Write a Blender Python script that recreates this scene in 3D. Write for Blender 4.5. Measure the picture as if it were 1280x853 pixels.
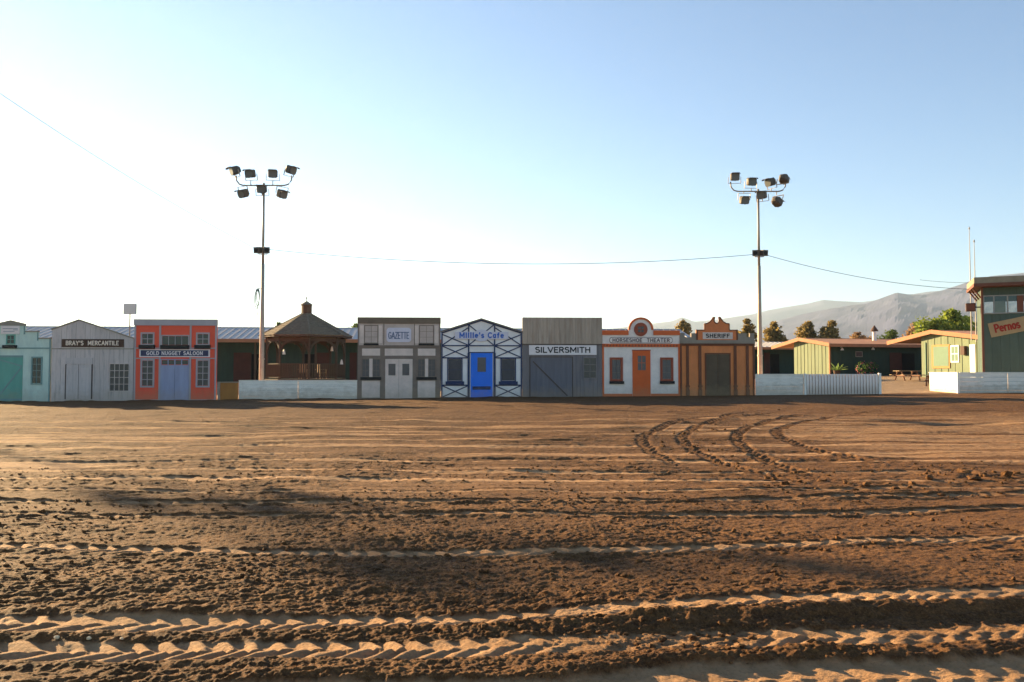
import bpy, math, random
import numpy as np
from mathutils import Vector, Matrix

random.seed(7)
rng = np.random.default_rng(11)
R = math.radians
scn = bpy.context.scene
col = scn.collection
for o_ in list(bpy.data.objects):
    bpy.data.objects.remove(o_)

# ------------------------------------------------------------------ camera
EYE = 1.6
FPX = 1024.0                      # focal length in pixels of the 1280 wide photograph
PITCH = math.atan((467.0 - 426.5) / FPX)
cam_d = bpy.data.cameras.new('camera')
cam_d.sensor_width = 36.0
cam_d.lens = 36.0 * FPX / 1280.0
cam_d.clip_start = 0.1
cam_d.clip_end = 60000.0
cam = bpy.data.objects.new('camera', cam_d)
cam.location = (0, 0, EYE)
cam.rotation_euler = (R(90) + PITCH, 0, 0)
col.objects.link(cam)
scn.camera = cam

# ------------------------------------------------------------------ sky, sun, exposure
SUN_AZ = R(48.0)                  # to the left of the view direction (+Y)
SUN_EL = R(13.5)
world = bpy.data.worlds.new('World')
scn.world = world
world.use_nodes = True
wn = world.node_tree.nodes
wl = world.node_tree.links
wn.clear()
sky_n = wn.new('ShaderNodeTexSky')
sky_n.sky_type = 'NISHITA'
sky_n.sun_disc = False
sky_n.sun_elevation = SUN_EL
sky_n.sun_rotation = -SUN_AZ
sky_n.altitude = 300
sky_n.air_density = 1.0
sky_n.dust_density = 0.08
sky_n.ozone_density = 3.0
bg = wn.new('ShaderNodeBackground')
bg.inputs['Strength'].default_value = 0.05
wo = wn.new('ShaderNodeOutputWorld')
wl.new(sky_n.outputs[0], bg.inputs[0])
wl.new(bg.outputs[0], wo.inputs[0])

sun_d = bpy.data.lights.new('sun', 'SUN')
sun_d.energy = 5.0
sun_d.angle = R(0.53)
sun_d.color = (1.0, 0.72, 0.38)
sun = bpy.data.objects.new('sun', sun_d)
to_sun = Vector((-math.sin(SUN_AZ) * math.cos(SUN_EL), math.cos(SUN_AZ) * math.cos(SUN_EL), math.sin(SUN_EL)))
sun.rotation_euler = to_sun.to_track_quat('Z', 'Y').to_euler()
sun.location = to_sun * 200
col.objects.link(sun)

vs = scn.view_settings
vs.view_transform = 'Standard'
vs.look = 'None'
vs.gamma = 1.0
vs.use_curve_mapping = False
vs.exposure = 2.25
scn.cycles.use_denoising = True
scn.cycles.max_bounces = 6
scn.cycles.volume_bounces = 0
scn.cycles.sample_clamp_indirect = 8.0

# ------------------------------------------------------------------ materials
def lin(h):
    h = h.lstrip('#')
    out = []
    for i in (0, 2, 4):
        c = int(h[i:i + 2], 16) / 255.0
        out.append(c / 12.92 if c <= 0.04045 else ((c + 0.055) / 1.055) ** 2.4)
    return tuple(out) + (1.0,)

_mats = {}
SHADE_WARM_TINT = (1.0, 1.0, 1.0)          # warmth put into street-front and wall colours to offset blue light in shade
def M(name, hexcol, rough=0.75, var=0.18, scale=2.5, stretch=(1, 1, 1), bump=0.15, bscale=30.0, rnd=0.0,
      stain=None, stain_amt=0.0, stain_scale=1.2, spec=0.3, metal=0.0, splash=0.0):
    """Painted or raw surface: base colour with blotches, fine relief and optional stains; rnd varies it per piece."""
    if name in _mats:
        return _mats[name]
    m = bpy.data.materials.new(name)
    m.use_nodes = True
    nt = m.node_tree
    n, l = nt.nodes, nt.links
    b = n['Principled BSDF']
    b.inputs['Roughness'].default_value = rough
    b.inputs['Specular IOR Level'].default_value = spec
    b.inputs['Metallic'].default_value = metal
    tc = n.new('ShaderNodeTexCoord')
    mp = n.new('ShaderNodeMapping')
    mp.inputs['Scale'].default_value = stretch
    l.new(tc.outputs['Object'], mp.inputs['Vector'])
    nz = n.new('ShaderNodeTexNoise')
    nz.inputs['Scale'].default_value = scale
    nz.inputs['Detail'].default_value = 7
    nz.inputs['Roughness'].default_value = 0.65
    l.new(mp.outputs[0], nz.inputs['Vector'])
    mr = n.new('ShaderNodeMapRange')
    mr.inputs['From Min'].default_value = 0.3
    mr.inputs['From Max'].default_value = 0.7
    mr.inputs['To Min'].default_value = 1 - var
    mr.inputs['To Max'].default_value = 1 + var
    l.new(nz.outputs['Fac'], mr.inputs['Value'])
    val = mr.outputs[0]
    if rnd:
        oi = n.new('ShaderNodeObjectInfo')
        m2 = n.new('ShaderNodeMapRange')
        m2.inputs['To Min'].default_value = 1 - rnd
        m2.inputs['To Max'].default_value = 1 + rnd
        l.new(oi.outputs['Random'], m2.inputs['Value'])
        mu = n.new('ShaderNodeMath')
        mu.operation = 'MULTIPLY'
        l.new(val, mu.inputs[0])
        l.new(m2.outputs[0], mu.inputs[1])
        val = mu.outputs[0]
    hs = n.new('ShaderNodeHueSaturation')
    hs.inputs['Color'].default_value = tuple(min(.88, c * k) for c, k in zip(lin(hexcol), SHADE_WARM_TINT)) + (1.0,)
    l.new(val, hs.inputs['Value'])
    colr = hs.outputs[0]
    if stain:
        n3 = n.new('ShaderNodeTexNoise')
        n3.inputs['Scale'].default_value = stain_scale
        n3.inputs['Detail'].default_value = 8
        n3.inputs['Roughness'].default_value = 0.7
        l.new(mp.outputs[0], n3.inputs['Vector'])
        m3 = n.new('ShaderNodeMapRange')
        m3.inputs['From Min'].default_value = 0.48
        m3.inputs['From Max'].default_value = 0.72
        m3.inputs['To Max'].default_value = stain_amt
        l.new(n3.outputs['Fac'], m3.inputs['Value'])
        mx = n.new('ShaderNodeMix')
        mx.data_type = 'RGBA'
        l.new(m3.outputs[0], mx.inputs['Factor'])
        l.new(colr, mx.inputs[6])
        mx.inputs[7].default_value = lin(stain)
        colr = mx.outputs[2]
    if splash:
        sx = n.new('ShaderNodeSeparateXYZ')
        l.new(tc.outputs['Object'], sx.inputs[0])
        n5 = n.new('ShaderNodeTexNoise')
        n5.inputs['Scale'].default_value = 2.6
        n5.inputs['Detail'].default_value = 9
        n5.inputs['Roughness'].default_value = .72
        l.new(tc.outputs['Object'], n5.inputs['Vector'])
        ad = n.new('ShaderNodeMath')
        ad.operation = 'MULTIPLY_ADD'
        ad.inputs[1].default_value = -1.5
        l.new(n5.outputs['Fac'], ad.inputs[0])
        l.new(sx.outputs[2], ad.inputs[2])
        m5 = n.new('ShaderNodeMapRange')
        m5.inputs['From Min'].default_value = -.55
        m5.inputs['From Max'].default_value = .05
        m5.inputs['To Min'].default_value = splash
        m5.inputs['To Max'].default_value = 0
        l.new(ad.outputs[0], m5.inputs['Value'])
        mx5 = n.new('ShaderNodeMix')
        mx5.data_type = 'RGBA'
        l.new(m5.outputs[0], mx5.inputs['Factor'])
        l.new(colr, mx5.inputs[6])
        mx5.inputs[7].default_value = lin('#a58660')
        colr = mx5.outputs[2]
    l.new(colr, b.inputs['Base Color'])
    if bump:
        n4 = n.new('ShaderNodeTexNoise')
        n4.inputs['Scale'].default_value = bscale
        n4.inputs['Detail'].default_value = 4
        l.new(mp.outputs[0], n4.inputs['Vector'])
        bp = n.new('ShaderNodeBump')
        bp.inputs['Strength'].default_value = bump
        bp.inputs['Distance'].default_value = 0.02
        l.new(n4.outputs['Fac'], bp.inputs['Height'])
        l.new(bp.outputs[0], b.inputs['Normal'])
    _mats[name] = m
    return m

def leaf_mat(name, ha, hb):
    m = bpy.data.materials.new(name)
    m.use_nodes = True
    n, l = m.node_tree.nodes, m.node_tree.links
    b = n['Principled BSDF']
    b.inputs['Roughness'].default_value = 0.6
    b.inputs['Specular IOR Level'].default_value = 0.2
    g = n.new('ShaderNodeNewGeometry')
    mx = n.new('ShaderNodeMix')
    mx.data_type = 'RGBA'
    l.new(g.outputs['Random Per Island'], mx.inputs['Factor'])
    mx.inputs[6].default_value = lin(ha)
    mx.inputs[7].default_value = lin(hb)
    l.new(mx.outputs[2], b.inputs['Base Color'])
    tr = n.new('ShaderNodeBsdfTranslucent')
    l.new(mx.outputs[2], tr.inputs['Color'])
    ms = n.new('ShaderNodeMixShader')
    ms.inputs[0].default_value = 0.5
    l.new(b.outputs[0], ms.inputs[1])
    l.new(tr.outputs[0], ms.inputs[2])
    l.new(ms.outputs[0], n['Material Output'].inputs['Surface'])
    return m

def glass_mat(name):
    m = bpy.data.materials.new(name)
    m.use_nodes = True
    n, l = m.node_tree.nodes, m.node_tree.links
    n.remove(n['Principled BSDF'])
    t = n.new('ShaderNodeBsdfTransparent')
    t.inputs[0].default_value = (0.85, 0.9, 0.9, 1)
    g = n.new('ShaderNodeBsdfGlossy')
    g.inputs['Roughness'].default_value = 0.03
    fr_ = n.new('ShaderNodeFresnel')
    fr_.inputs[0].default_value = 1.5
    ms = n.new('ShaderNodeMixShader')
    l.new(fr_.outputs[0], ms.inputs[0])
    l.new(t.outputs[0], ms.inputs[1])
    l.new(g.outputs[0], ms.inputs[2])
    l.new(ms.outputs[0], n['Material Output'].inputs['Surface'])
    return m

# ------------------------------------------------------------------ object helpers
def tag(o, label=None, cat=None, group=None, kind=None):
    if label: o['label'] = label
    if cat: o['category'] = cat
    if group: o['group'] = group
    if kind: o['kind'] = kind
    return o

def link(name, me, mat=None, parent=None):
    o = bpy.data.objects.new(name, me)
    col.objects.link(o)
    if mat is not None and me is not None and not me.materials:
        me.materials.append(mat)
    if parent is not None:
        o.parent = parent
    return o

def empty(name, loc, rz=0.0):
    o = bpy.data.objects.new(name, None)
    o.empty_display_size = 0.3
    o.location = loc
    o.rotation_euler = (0, 0, rz)
    col.objects.link(o)
    return o

def copy_tree(o, parent=None):
    c = o.copy()
    col.objects.link(c)
    if parent is not None:
        c.parent = parent
    for ch in list(o.children):
        copy_tree(ch, c)
    return c

class MB:
    """Collects simple solids; build() links them as one mesh object."""
    def __init__(s):
        s.v, s.f = [], []
    def add(s, vs_, fs):
        k = len(s.v)
        s.v += [tuple(p) for p in vs_]
        s.f += [tuple(i + k for i in q) for q in fs]
        return s
    def box(s, x0, x1, y0, y1, z0, z1):
        return s.add([(x0, y0, z0), (x1, y0, z0), (x1, y1, z0), (x0, y1, z0), (x0, y0, z1), (x1, y0, z1), (x1, y1, z1), (x0, y1, z1)],
                     [(0, 3, 2, 1), (4, 5, 6, 7), (0, 1, 5, 4), (1, 2, 6, 5), (2, 3, 7, 6), (3, 0, 4, 7)])
    def prism(s, poly, y0, y1):
        """poly: (x, z) outline, counter-clockwise seen from -y."""
        n = len(poly)
        vs_ = [(x, y0, z) for x, z in poly] + [(x, y1, z) for x, z in poly]
        fs = [tuple(range(n)), tuple(range(2 * n - 1, n - 1, -1))]
        fs += [(i, i + n, (i + 1) % n + n, (i + 1) % n) for i in range(n)]
        return s.add(vs_, fs)
    def beam(s, a, b, w, h=None, up=(0, 0, 1)):
        a, b = Vector(a), Vector(b)
        h = h or w
        d = (b - a).normalized()
        u = Vector(up)
        if abs(d.dot(u)) > 0.98:
            u = Vector((0, 1, 0))
        r = d.cross(u).normalized() * (w / 2)
        t = r.cross(d).normalized() * (h / 2)
        vs_ = [a - r - t, a + r - t, a + r + t, a - r + t, b - r - t, b + r - t, b + r + t, b - r + t]
        return s.add(vs_, [(0, 1, 2, 3), (7, 6, 5, 4), (0, 4, 5, 1), (1, 5, 6, 2), (2, 6, 7, 3), (3, 7, 4, 0)])
    def tube(s, pts, rad, n=8, cap=True):
        pts = [Vector(p) for p in pts]
        rads = rad if isinstance(rad, (list, tuple)) else [rad] * len(pts)
        rings = []
        for i, p in enumerate(pts):
            d = (pts[min(i + 1, len(pts) - 1)] - pts[max(i - 1, 0)]).normalized()
            u = Vector((0, 0, 1)) if abs(d.z) < 0.9 else Vector((1, 0, 0))
            r = d.cross(u).normalized()
            t = r.cross(d)
            rings.append([p + (r * math.cos(2 * math.pi * k / n) + t * math.sin(2 * math.pi * k / n)) * rads[i] for k in range(n)])
        vs_ = [q for ring in rings for q in ring]
        fs = []
        for i in range(len(pts) - 1):
            for k in range(n):
                fs.append((i * n + k, i * n + (k + 1) % n, (i + 1) * n + (k + 1) % n, (i + 1) * n + k))
        if cap:
            fs.append(tuple(range(n - 1, -1, -1)))
            fs.append(tuple((len(pts) - 1) * n + k for k in range(n)))
        return s.add(vs_, fs)
    def build(s, name, mat, parent=None, smooth=False):
        me = bpy.data.meshes.new(name)
        me.from_pydata(s.v, [], s.f)
        if smooth:
            for p in me.polygons:
                p.use_smooth = True
        me.update()
        return link(name, me, mat, parent)

def bx(name, mat, parent, x0, x1, y0, y1, z0, z1):
    return MB().box(x0, x1, y0, y1, z0, z1).build(name, mat, parent)

def _arc(cx, cz, rx, rz, a0, a1, n=8):
    return [(cx + rx * math.cos(R(a0 + (a1 - a0) * k / n)), cz + rz * math.sin(R(a0 + (a1 - a0) * k / n))) for k in range(n + 1)]
# painted sign-writer's alphabet: width and strokes of each letter on a unit-high cell
GLYPH = {
    'A': (.78, [[(0, 0), (.39, 1)], [(.39, 1), (.78, 0)], [(.14, .34), (.64, .34)]]),
    'B': (.62, [[(.05, 0), (.05, 1)], [(.05, 1)] + _arc(.34, .76, .24, .24, 90, -90) + [(.05, .52)], [(.05, .52)] + _arc(.36, .26, .26, .26, 90, -90) + [(.05, 0)]]),
    'C': (.68, [_arc(.37, .5, .36, .5, 45, 315, 12)]),
    'D': (.68, [[(.05, 0), (.05, 1)], [(.05, 1)] + _arc(.28, .5, .38, .5, 90, -90) + [(.05, 0)]]),
    'E': (.58, [[(.05, 0), (.05, 1)], [(.05, 1), (.56, 1)], [(.05, .52), (.46, .52)], [(.05, 0), (.56, 0)]]),
    'F': (.56, [[(.05, 0), (.05, 1)], [(.05, 1), (.56, 1)], [(.05, .52), (.46, .52)]]),
    'G': (.72, [_arc(.37, .5, .36, .5, 45, 330, 12) + [(.70, .45)], [(.42, .45), (.72, .45)]]),
    'H': (.70, [[(.05, 0), (.05, 1)], [(.65, 0), (.65, 1)], [(.05, .52), (.65, .52)]]),
    'I': (.14, [[(.07, 0), (.07, 1)]]),
    'L': (.54, [[(.05, 0), (.05, 1)], [(.05, 0), (.54, 0)]]),
    'M': (.90, [[(.05, 0), (.05, 1)], [(.05, 1), (.45, .25)], [(.45, .25), (.85, 1)], [(.85, 0), (.85, 1)]]),
    'N': (.72, [[(.05, 0), (.05, 1)], [(.05, 1), (.67, 0)], [(.67, 0), (.67, 1)]]),
    'O': (.76, [_arc(.38, .5, .37, .5, 0, 360, 16)]),
    'P': (.62, [[(.05, 0), (.05, 1)], [(.05, 1)] + _arc(.32, .74, .27, .26, 90, -90) + [(.05, .48)]]),
    'R': (.66, [[(.05, 0), (.05, 1)], [(.05, 1)] + _arc(.32, .75, .26, .25, 90, -90) + [(.05, .5)], [(.32, .5), (.64, 0)]]),
    'S': (.60, [_arc(.30, .76, .27, .24, 40, 270, 9) + _arc(.30, .26, .29, .26, 90, -140, 9)[1:]]),
    'T': (.66, [[(.33, 0), (.33, 1)], [(0, 1), (.66, 1)]]),
    'U': (.70, [[(.05, 1), (.05, .35)] + _arc(.35, .33, .30, .33, 180, 360, 8) + [(.65, 1)]]),
    'V': (.74, [[(0, 1), (.37, 0)], [(.37, 0), (.74, 1)]]),
    'Y': (.70, [[(0, 1), (.35, .5)], [(.70, 1), (.35, .5)], [(.35, .5), (.35, 0)]]),
    'Z': (.62, [[(.02, 1), (.60, 1)], [(.60, 1), (.02, 0)], [(.02, 0), (.60, 0)]]),
    "'": (.14, [[(.07, 1), (.05, .75)]]),
    'i': (.16, [[(.08, 0), (.08, .66)], [(.08, .84), (.08, .96)]]),
    'l': (.16, [[(.08, 0), (.08, 1)]]),
    'e': (.52, [[(.04, .36), (.48, .36)] + _arc(.26, .34, .23, .32, 8, 310, 12)]),
    's': (.44, [_arc(.22, .49, .18, .17, 40, 270, 7) + _arc(.22, .17, .20, .17, 90, -140, 7)[1:]]),
    'a': (.52, [_arc(.24, .33, .21, .32, 0, 360, 12), [(.46, .66), (.46, 0)]]),
    'f': (.40, [[(.16, 0), (.16, .75)] + _arc(.32, .78, .16, .2, 180, 70, 4), [(0, .62), (.34, .62)]]),
    'r': (.40, [[(.08, 0), (.08, .66)], [(.08, .42)] + _arc(.28, .46, .18, .2, 160, 50, 4)]),
    'n': (.54, [[(.08, 0), (.08, .66)], _arc(.27, .44, .19, .22, 180, 0, 6) + [(.46, 0)]]),
    'o': (.54, [_arc(.27, .33, .23, .33, 0, 360, 14)]),
    'p': (.54, [[(.08, -.3), (.08, .66)], _arc(.28, .33, .21, .32, 0, 360, 12)]),
    ' ': (.30, []),
}
def lettering(txt, mat, parent, x0, x1, z0, z1, y, weight=.16, thick=.012, serif=0.0, gap=.16):
    """Painted letters as thin solid strokes fitted into x0..x1, z0..z1 on the plane y (facing -y); serif adds slabs at the stem ends."""
    cells_, pen, word = [], 0.0, 0
    for ch in txt:
        w, st = GLYPH[ch]
        cells_.append((pen, st, word))
        word += ch == ' '
        pen += w + gap + serif * .6
    pen -= gap + serif * .6
    kx, kz = (x1 - x0) / pen, z1 - z0
    lw = weight * kz
    mbs = {}
    lev = 0
    def seg(a, b, width, ext=True):
        nonlocal lev
        mb = mbs[wd]
        a, b = Vector((a[0], 0, a[1])), Vector((b[0], 0, b[1]))
        d = (b - a)
        if d.length < 1e-6:
            return
        d.normalize()
        if ext:
            a, b = a - d * width * .35, b + d * width * .35
        r = Vector((-d.z, 0, d.x)) * width / 2
        lev = (lev + 1) % 4
        p = [(q.x, q.z) for q in (a - r, b - r, b + r, a + r)]
        mb.prism(p, y - thick - .002 * lev, y + .003)
    for p0, st, wd in cells_:
        mb = mbs.setdefault(wd, MB())
        for pl in st:
            q = [(x0 + (p0 + a) * kx, z0 + lw * .5 + c * (kz - lw)) for a, c in pl]
            for k in range(len(q) - 1):
                seg(q[k], q[k + 1], lw)
            if serif:
                for e in (0, -1):
                    a, c = pl[e]
                    nb = pl[1] if e == 0 else pl[-2]
                    if abs(a - nb[0]) < abs(c - nb[1]) * .6 and (c < .01 or c > .6):
                        seg((q[e][0] - serif * kx * .55, q[e][1]), (q[e][0] + serif * kx * .55, q[e][1]), lw * .8, False)
    for mb in mbs.values():
        if mb.v:
            mb.build('lettering', mat, parent)

# ------------------------------------------------------------------ photograph pixel -> ray
CP, SP = math.cos(PITCH), math.sin(PITCH)
def ray(px, py):
    a, b = (px - 640.0) / FPX, (426.5 - py) / FPX
    return Vector((a, CP - b * SP, SP + b * CP))
def at_depth(px, py, Y):
    r = ray(px, py)
    return Vector((0, 0, EYE)) + r * (Y / r.y)

class Frame:
    """A vertical plane: u runs to the right along it, v away from the camera."""
    def __init__(s, x, y, ang):
        s.x, s.y, s.a = x, y, ang
        s.c, s.s = math.cos(ang), math.sin(ang)
    def world(s, u, v, z):
        return Vector((s.x + u * s.c - v * s.s, s.y + u * s.s + v * s.c, z))
    def hit(s, px, py, v=0.0):
        r = ray(px, py)
        n = Vector((-s.s, s.c, 0))
        p0 = s.world(0, v, 0)
        t = (p0.x * n.x + p0.y * n.y) / (r.x * n.x + r.y * n.y)
        p = Vector((0, 0, EYE)) + r * t
        return ((p.x - s.x) * s.c + (p.y - s.y) * s.s, p.z)
    def U(s, px, v=0.0):
        return s.hit(px, 467.0, v)[0]
    def Z(s, px, py, v=0.0):
        return s.hit(px, py, v)[1]

ROW = Frame(0.0, 49.6, R(3.5))      # the line of false fronts

# ------------------------------------------------------------------ terrain
def sstep(a, b, x):
    t = np.clip((x - a) / (b - a), 0, 1)
    return t * t * (3 - 2 * t)

def ground_z(x, y):
    """Smooth height of the land without ruts."""
    x, y = np.asarray(x, float), np.asarray(y, float)
    w = sstep(12.0, 44.0, y) * (1 - sstep(70, 160, y))
    tilt = w * (0.151 + 0.0071 * np.clip(x, -80, 60))
    rise = np.interp(y, [0, 51.5, 55, 64, 72, 100, 400], [0, 0, 0.10, 0.72, 0.95, 1.25, 1.3])
    return tilt + rise
def gz(x, y):
    return float(ground_z(x, y))

def vnoise(x, y, seed=0):
    xi = np.floor(x).astype(np.int64); yi = np.floor(y).astype(np.int64)
    fx, fy = x - xi, y - yi
    fx = fx * fx * fx * (fx * (fx * 6 - 15) + 10); fy = fy * fy * fy * (fy * (fy * 6 - 15) + 10)
    def h(a, b):
        n = (a * 374761393 + b * 668265263 + seed * 974634777) & 0xffffffff
        n = ((n ^ (n >> 13)) * 1274126177) & 0xffffffff
        n = ((n ^ (n >> 16)) * 2246822519) & 0xffffffff
        return ((n ^ (n >> 15)) & 0xffffff) / float(0xffffff)
    a, b, c, d = h(xi, yi), h(xi + 1, yi), h(xi, yi + 1), h(xi + 1, yi + 1)
    return (a + (b - a) * fx) * (1 - fy) + (c + (d - c) * fx) * fy      # 0..1

def cells(x, y, seed=0):
    """Distance to the nearest of one jittered point per unit cell, and a random number of that point."""
    xi = np.floor(x).astype(np.int64); yi = np.floor(y).astype(np.int64)
    best = np.full(x.shape, 9.0); val = np.zeros(x.shape)
    def h(a, b, k):
        n = (a * 374761393 + b * 668265263 + (seed + k) * 974634777) & 0xffffffff
        n = ((n ^ (n >> 13)) * 1274126177) & 0xffffffff
        return ((n ^ (n >> 16)) & 0xffffff) / float(0xffffff)
    for i in (-1, 0, 1):
        for j in (-1, 0, 1):
            a, b = xi + i, yi + j
            px_, py_ = a + h(a, b, 1), b + h(a, b, 2)
            d = np.hypot(px_ - x, py_ - y)
            m = d < best
            best = np.where(m, d, best)
            val = np.where(m, h(a, b, 3), val)
    return best, val

def gpt(px, py):
    """Pixel -> point on the level arena floor."""
    r = ray(px, py)
    t = EYE / -r.z
    for _ in range(4):
        p = Vector((0, 0, EYE)) + r * t
        t = (gz(p.x, p.y) - EYE) / r.z
    return (r.x * t, r.y * t)

# straight ruts: pixels along the centre line, half width, depth, lug height, lug pitch, patchiness, firmness
RUTS = [
    ([(-200, 783), (0, 779), (300, 783), (640, 778), (900, 766), (1280, 751), (1500, 742)], .165, .018, .019, .20, 0.2, 1.0, .5),
    ([(-200, 812), (0, 812), (260, 815), (520, 821), (800, 809), (1100, 800), (1280, 791), (1500, 780)], .155, .012, .024, .19, 0.45, .9, .5),
    ([(700, 880), (850, 860), (1000, 852), (1280, 838), (1500, 826)], .24, .030, .014, .22, 0.1, 1.0, .4),
    ([(-200, 686), (0, 687), (300, 690), (640, 692), (900, 687), (1280, 672), (1500, 664)], .13, .018, .022, .21, 0.3, .85, .55),
    ([(-300, 625), (0, 626), (400, 627), (800, 628), (1280, 618), (1700, 610)], .13, .022, .020, .22, 0.35, .6, .7),
    ([(-300, 643), (0, 643), (400, 643), (800, 644), (1280, 636), (1700, 630)], .13, .022, .018, .22, 0.35, .6, .7),
    ([(-300, 595), (0, 596), (400, 598), (700, 601), (1280, 603), (1700, 605)], .17, .014, .010, .24, 0.15, 1.0, .5),
    ([(-400, 576), (0, 577), (350, 576), (700, 575), (1100, 577), (1700, 578)], .20, .014, .008, .24, 0.25, 1.0, .4),
    ([(-400, 560), (0, 562), (350, 558), (700, 559), (1280, 556), (1700, 555)], .24, .014, .006, .24, 0.3, .95, .4),
    ([(-500, 546), (0, 547), (400, 545), (760, 543), (1280, 540), (1800, 540)], .28, .014, .004, .24, 0.4, .9, .4),
    ([(-500, 535), (0, 534), (400, 533), (760, 532), (1280, 530), (1800, 530)], .34, .014, .003, .24, 0.5, .85, .4),
    ([(-300, 611), (0, 612), (400, 613), (800, 614), (1280, 611), (1700, 608)], .11, .014, .012, .22, 0.4, .8, .6),
    ([(-300, 586), (0, 586), (400, 588), (800, 590), (1280, 589), (1700, 588)], .13, .012, .008, .22, 0.3, .95, .4),
    ([(-400, 568), (0, 569), (350, 568), (700, 567), (1100, 566), (1700, 565)], .15, .012, .006, .22, 0.3, .95, .4),
    ([(-400, 553), (0, 554), (350, 552), (700, 551), (1280, 549), (1700, 548)], .18, .012, .005, .22, 0.35, .9, .4),
    ([(-500, 540), (0, 540), (400, 539), (760, 537), (1280, 535), (1800, 534)], .20, .012, .004, .22, 0.4, .9, .4),
    ([(-500, 528), (0, 528), (400, 527), (760, 526), (1280, 524), (1800, 524)], .24, .012, .003, .22, 0.5, .8, .4),
]
CURVES = [
    [(950, 514), (905, 520), (850, 528), (817, 538), (803, 549), (812, 562), (838, 577), (868, 590)],
    [(985, 514), (930, 521), (880, 531), (855, 543), (858, 556), (884, 571), (922, 584), (985, 597), (1060, 607), (1130, 612)],
    [(1020, 515), (970, 526), (935, 535), (921, 545), (928, 558), (950, 571), (985, 585), (1040, 600), (1120, 612)],
    [(1105, 512), (1040, 522), (985, 533), (970, 541), (985, 552), (1020, 563), (1060, 572), (1110, 581), (1180, 592)],
]

RUTS_W = []
for pl, *rest in RUTS:
    w = [gpt(*p) for p in pl]
    RUTS_W.append((np.array([p[0] for p in w]), np.array([p[1] for p in w]), rest))
def catmull(pts, n=8):
    out = []
    P = [pts[0]] + list(pts) + [pts[-1]]
    for i in range(1, len(P) - 2):
        for k in range(n):
            t = k / n
            out.append(tuple(0.5 * ((2 * P[i][j]) + (-P[i - 1][j] + P[i + 1][j]) * t + (2 * P[i - 1][j] - 5 * P[i][j] + 4 * P[i + 1][j] - P[i + 2][j]) * t * t
                             + (-P[i - 1][j] + 3 * P[i][j] - 3 * P[i + 1][j] + P[i + 2][j]) * t ** 3) for j in (0, 1)))
    out.append(pts[-1])
    return out
CURVES_W = [np.array(catmull([gpt(*p) for p in c])) for c in CURVES]

def lugs(s, t, pitch):
    """Tread print of a tractor tyre: slanted bars, the two halves out of step; s along, t across (-1..1)."""
    ph = s / pitch + 0.75 * np.abs(t) + np.where(t > 0, 0.5, 0.0)
    f = ph - np.floor(ph)
    bar = np.where(f < 0.62, f / 0.62, (1 - f) / 0.38)
    return sstep(0.1, 0.9, bar)

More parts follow.
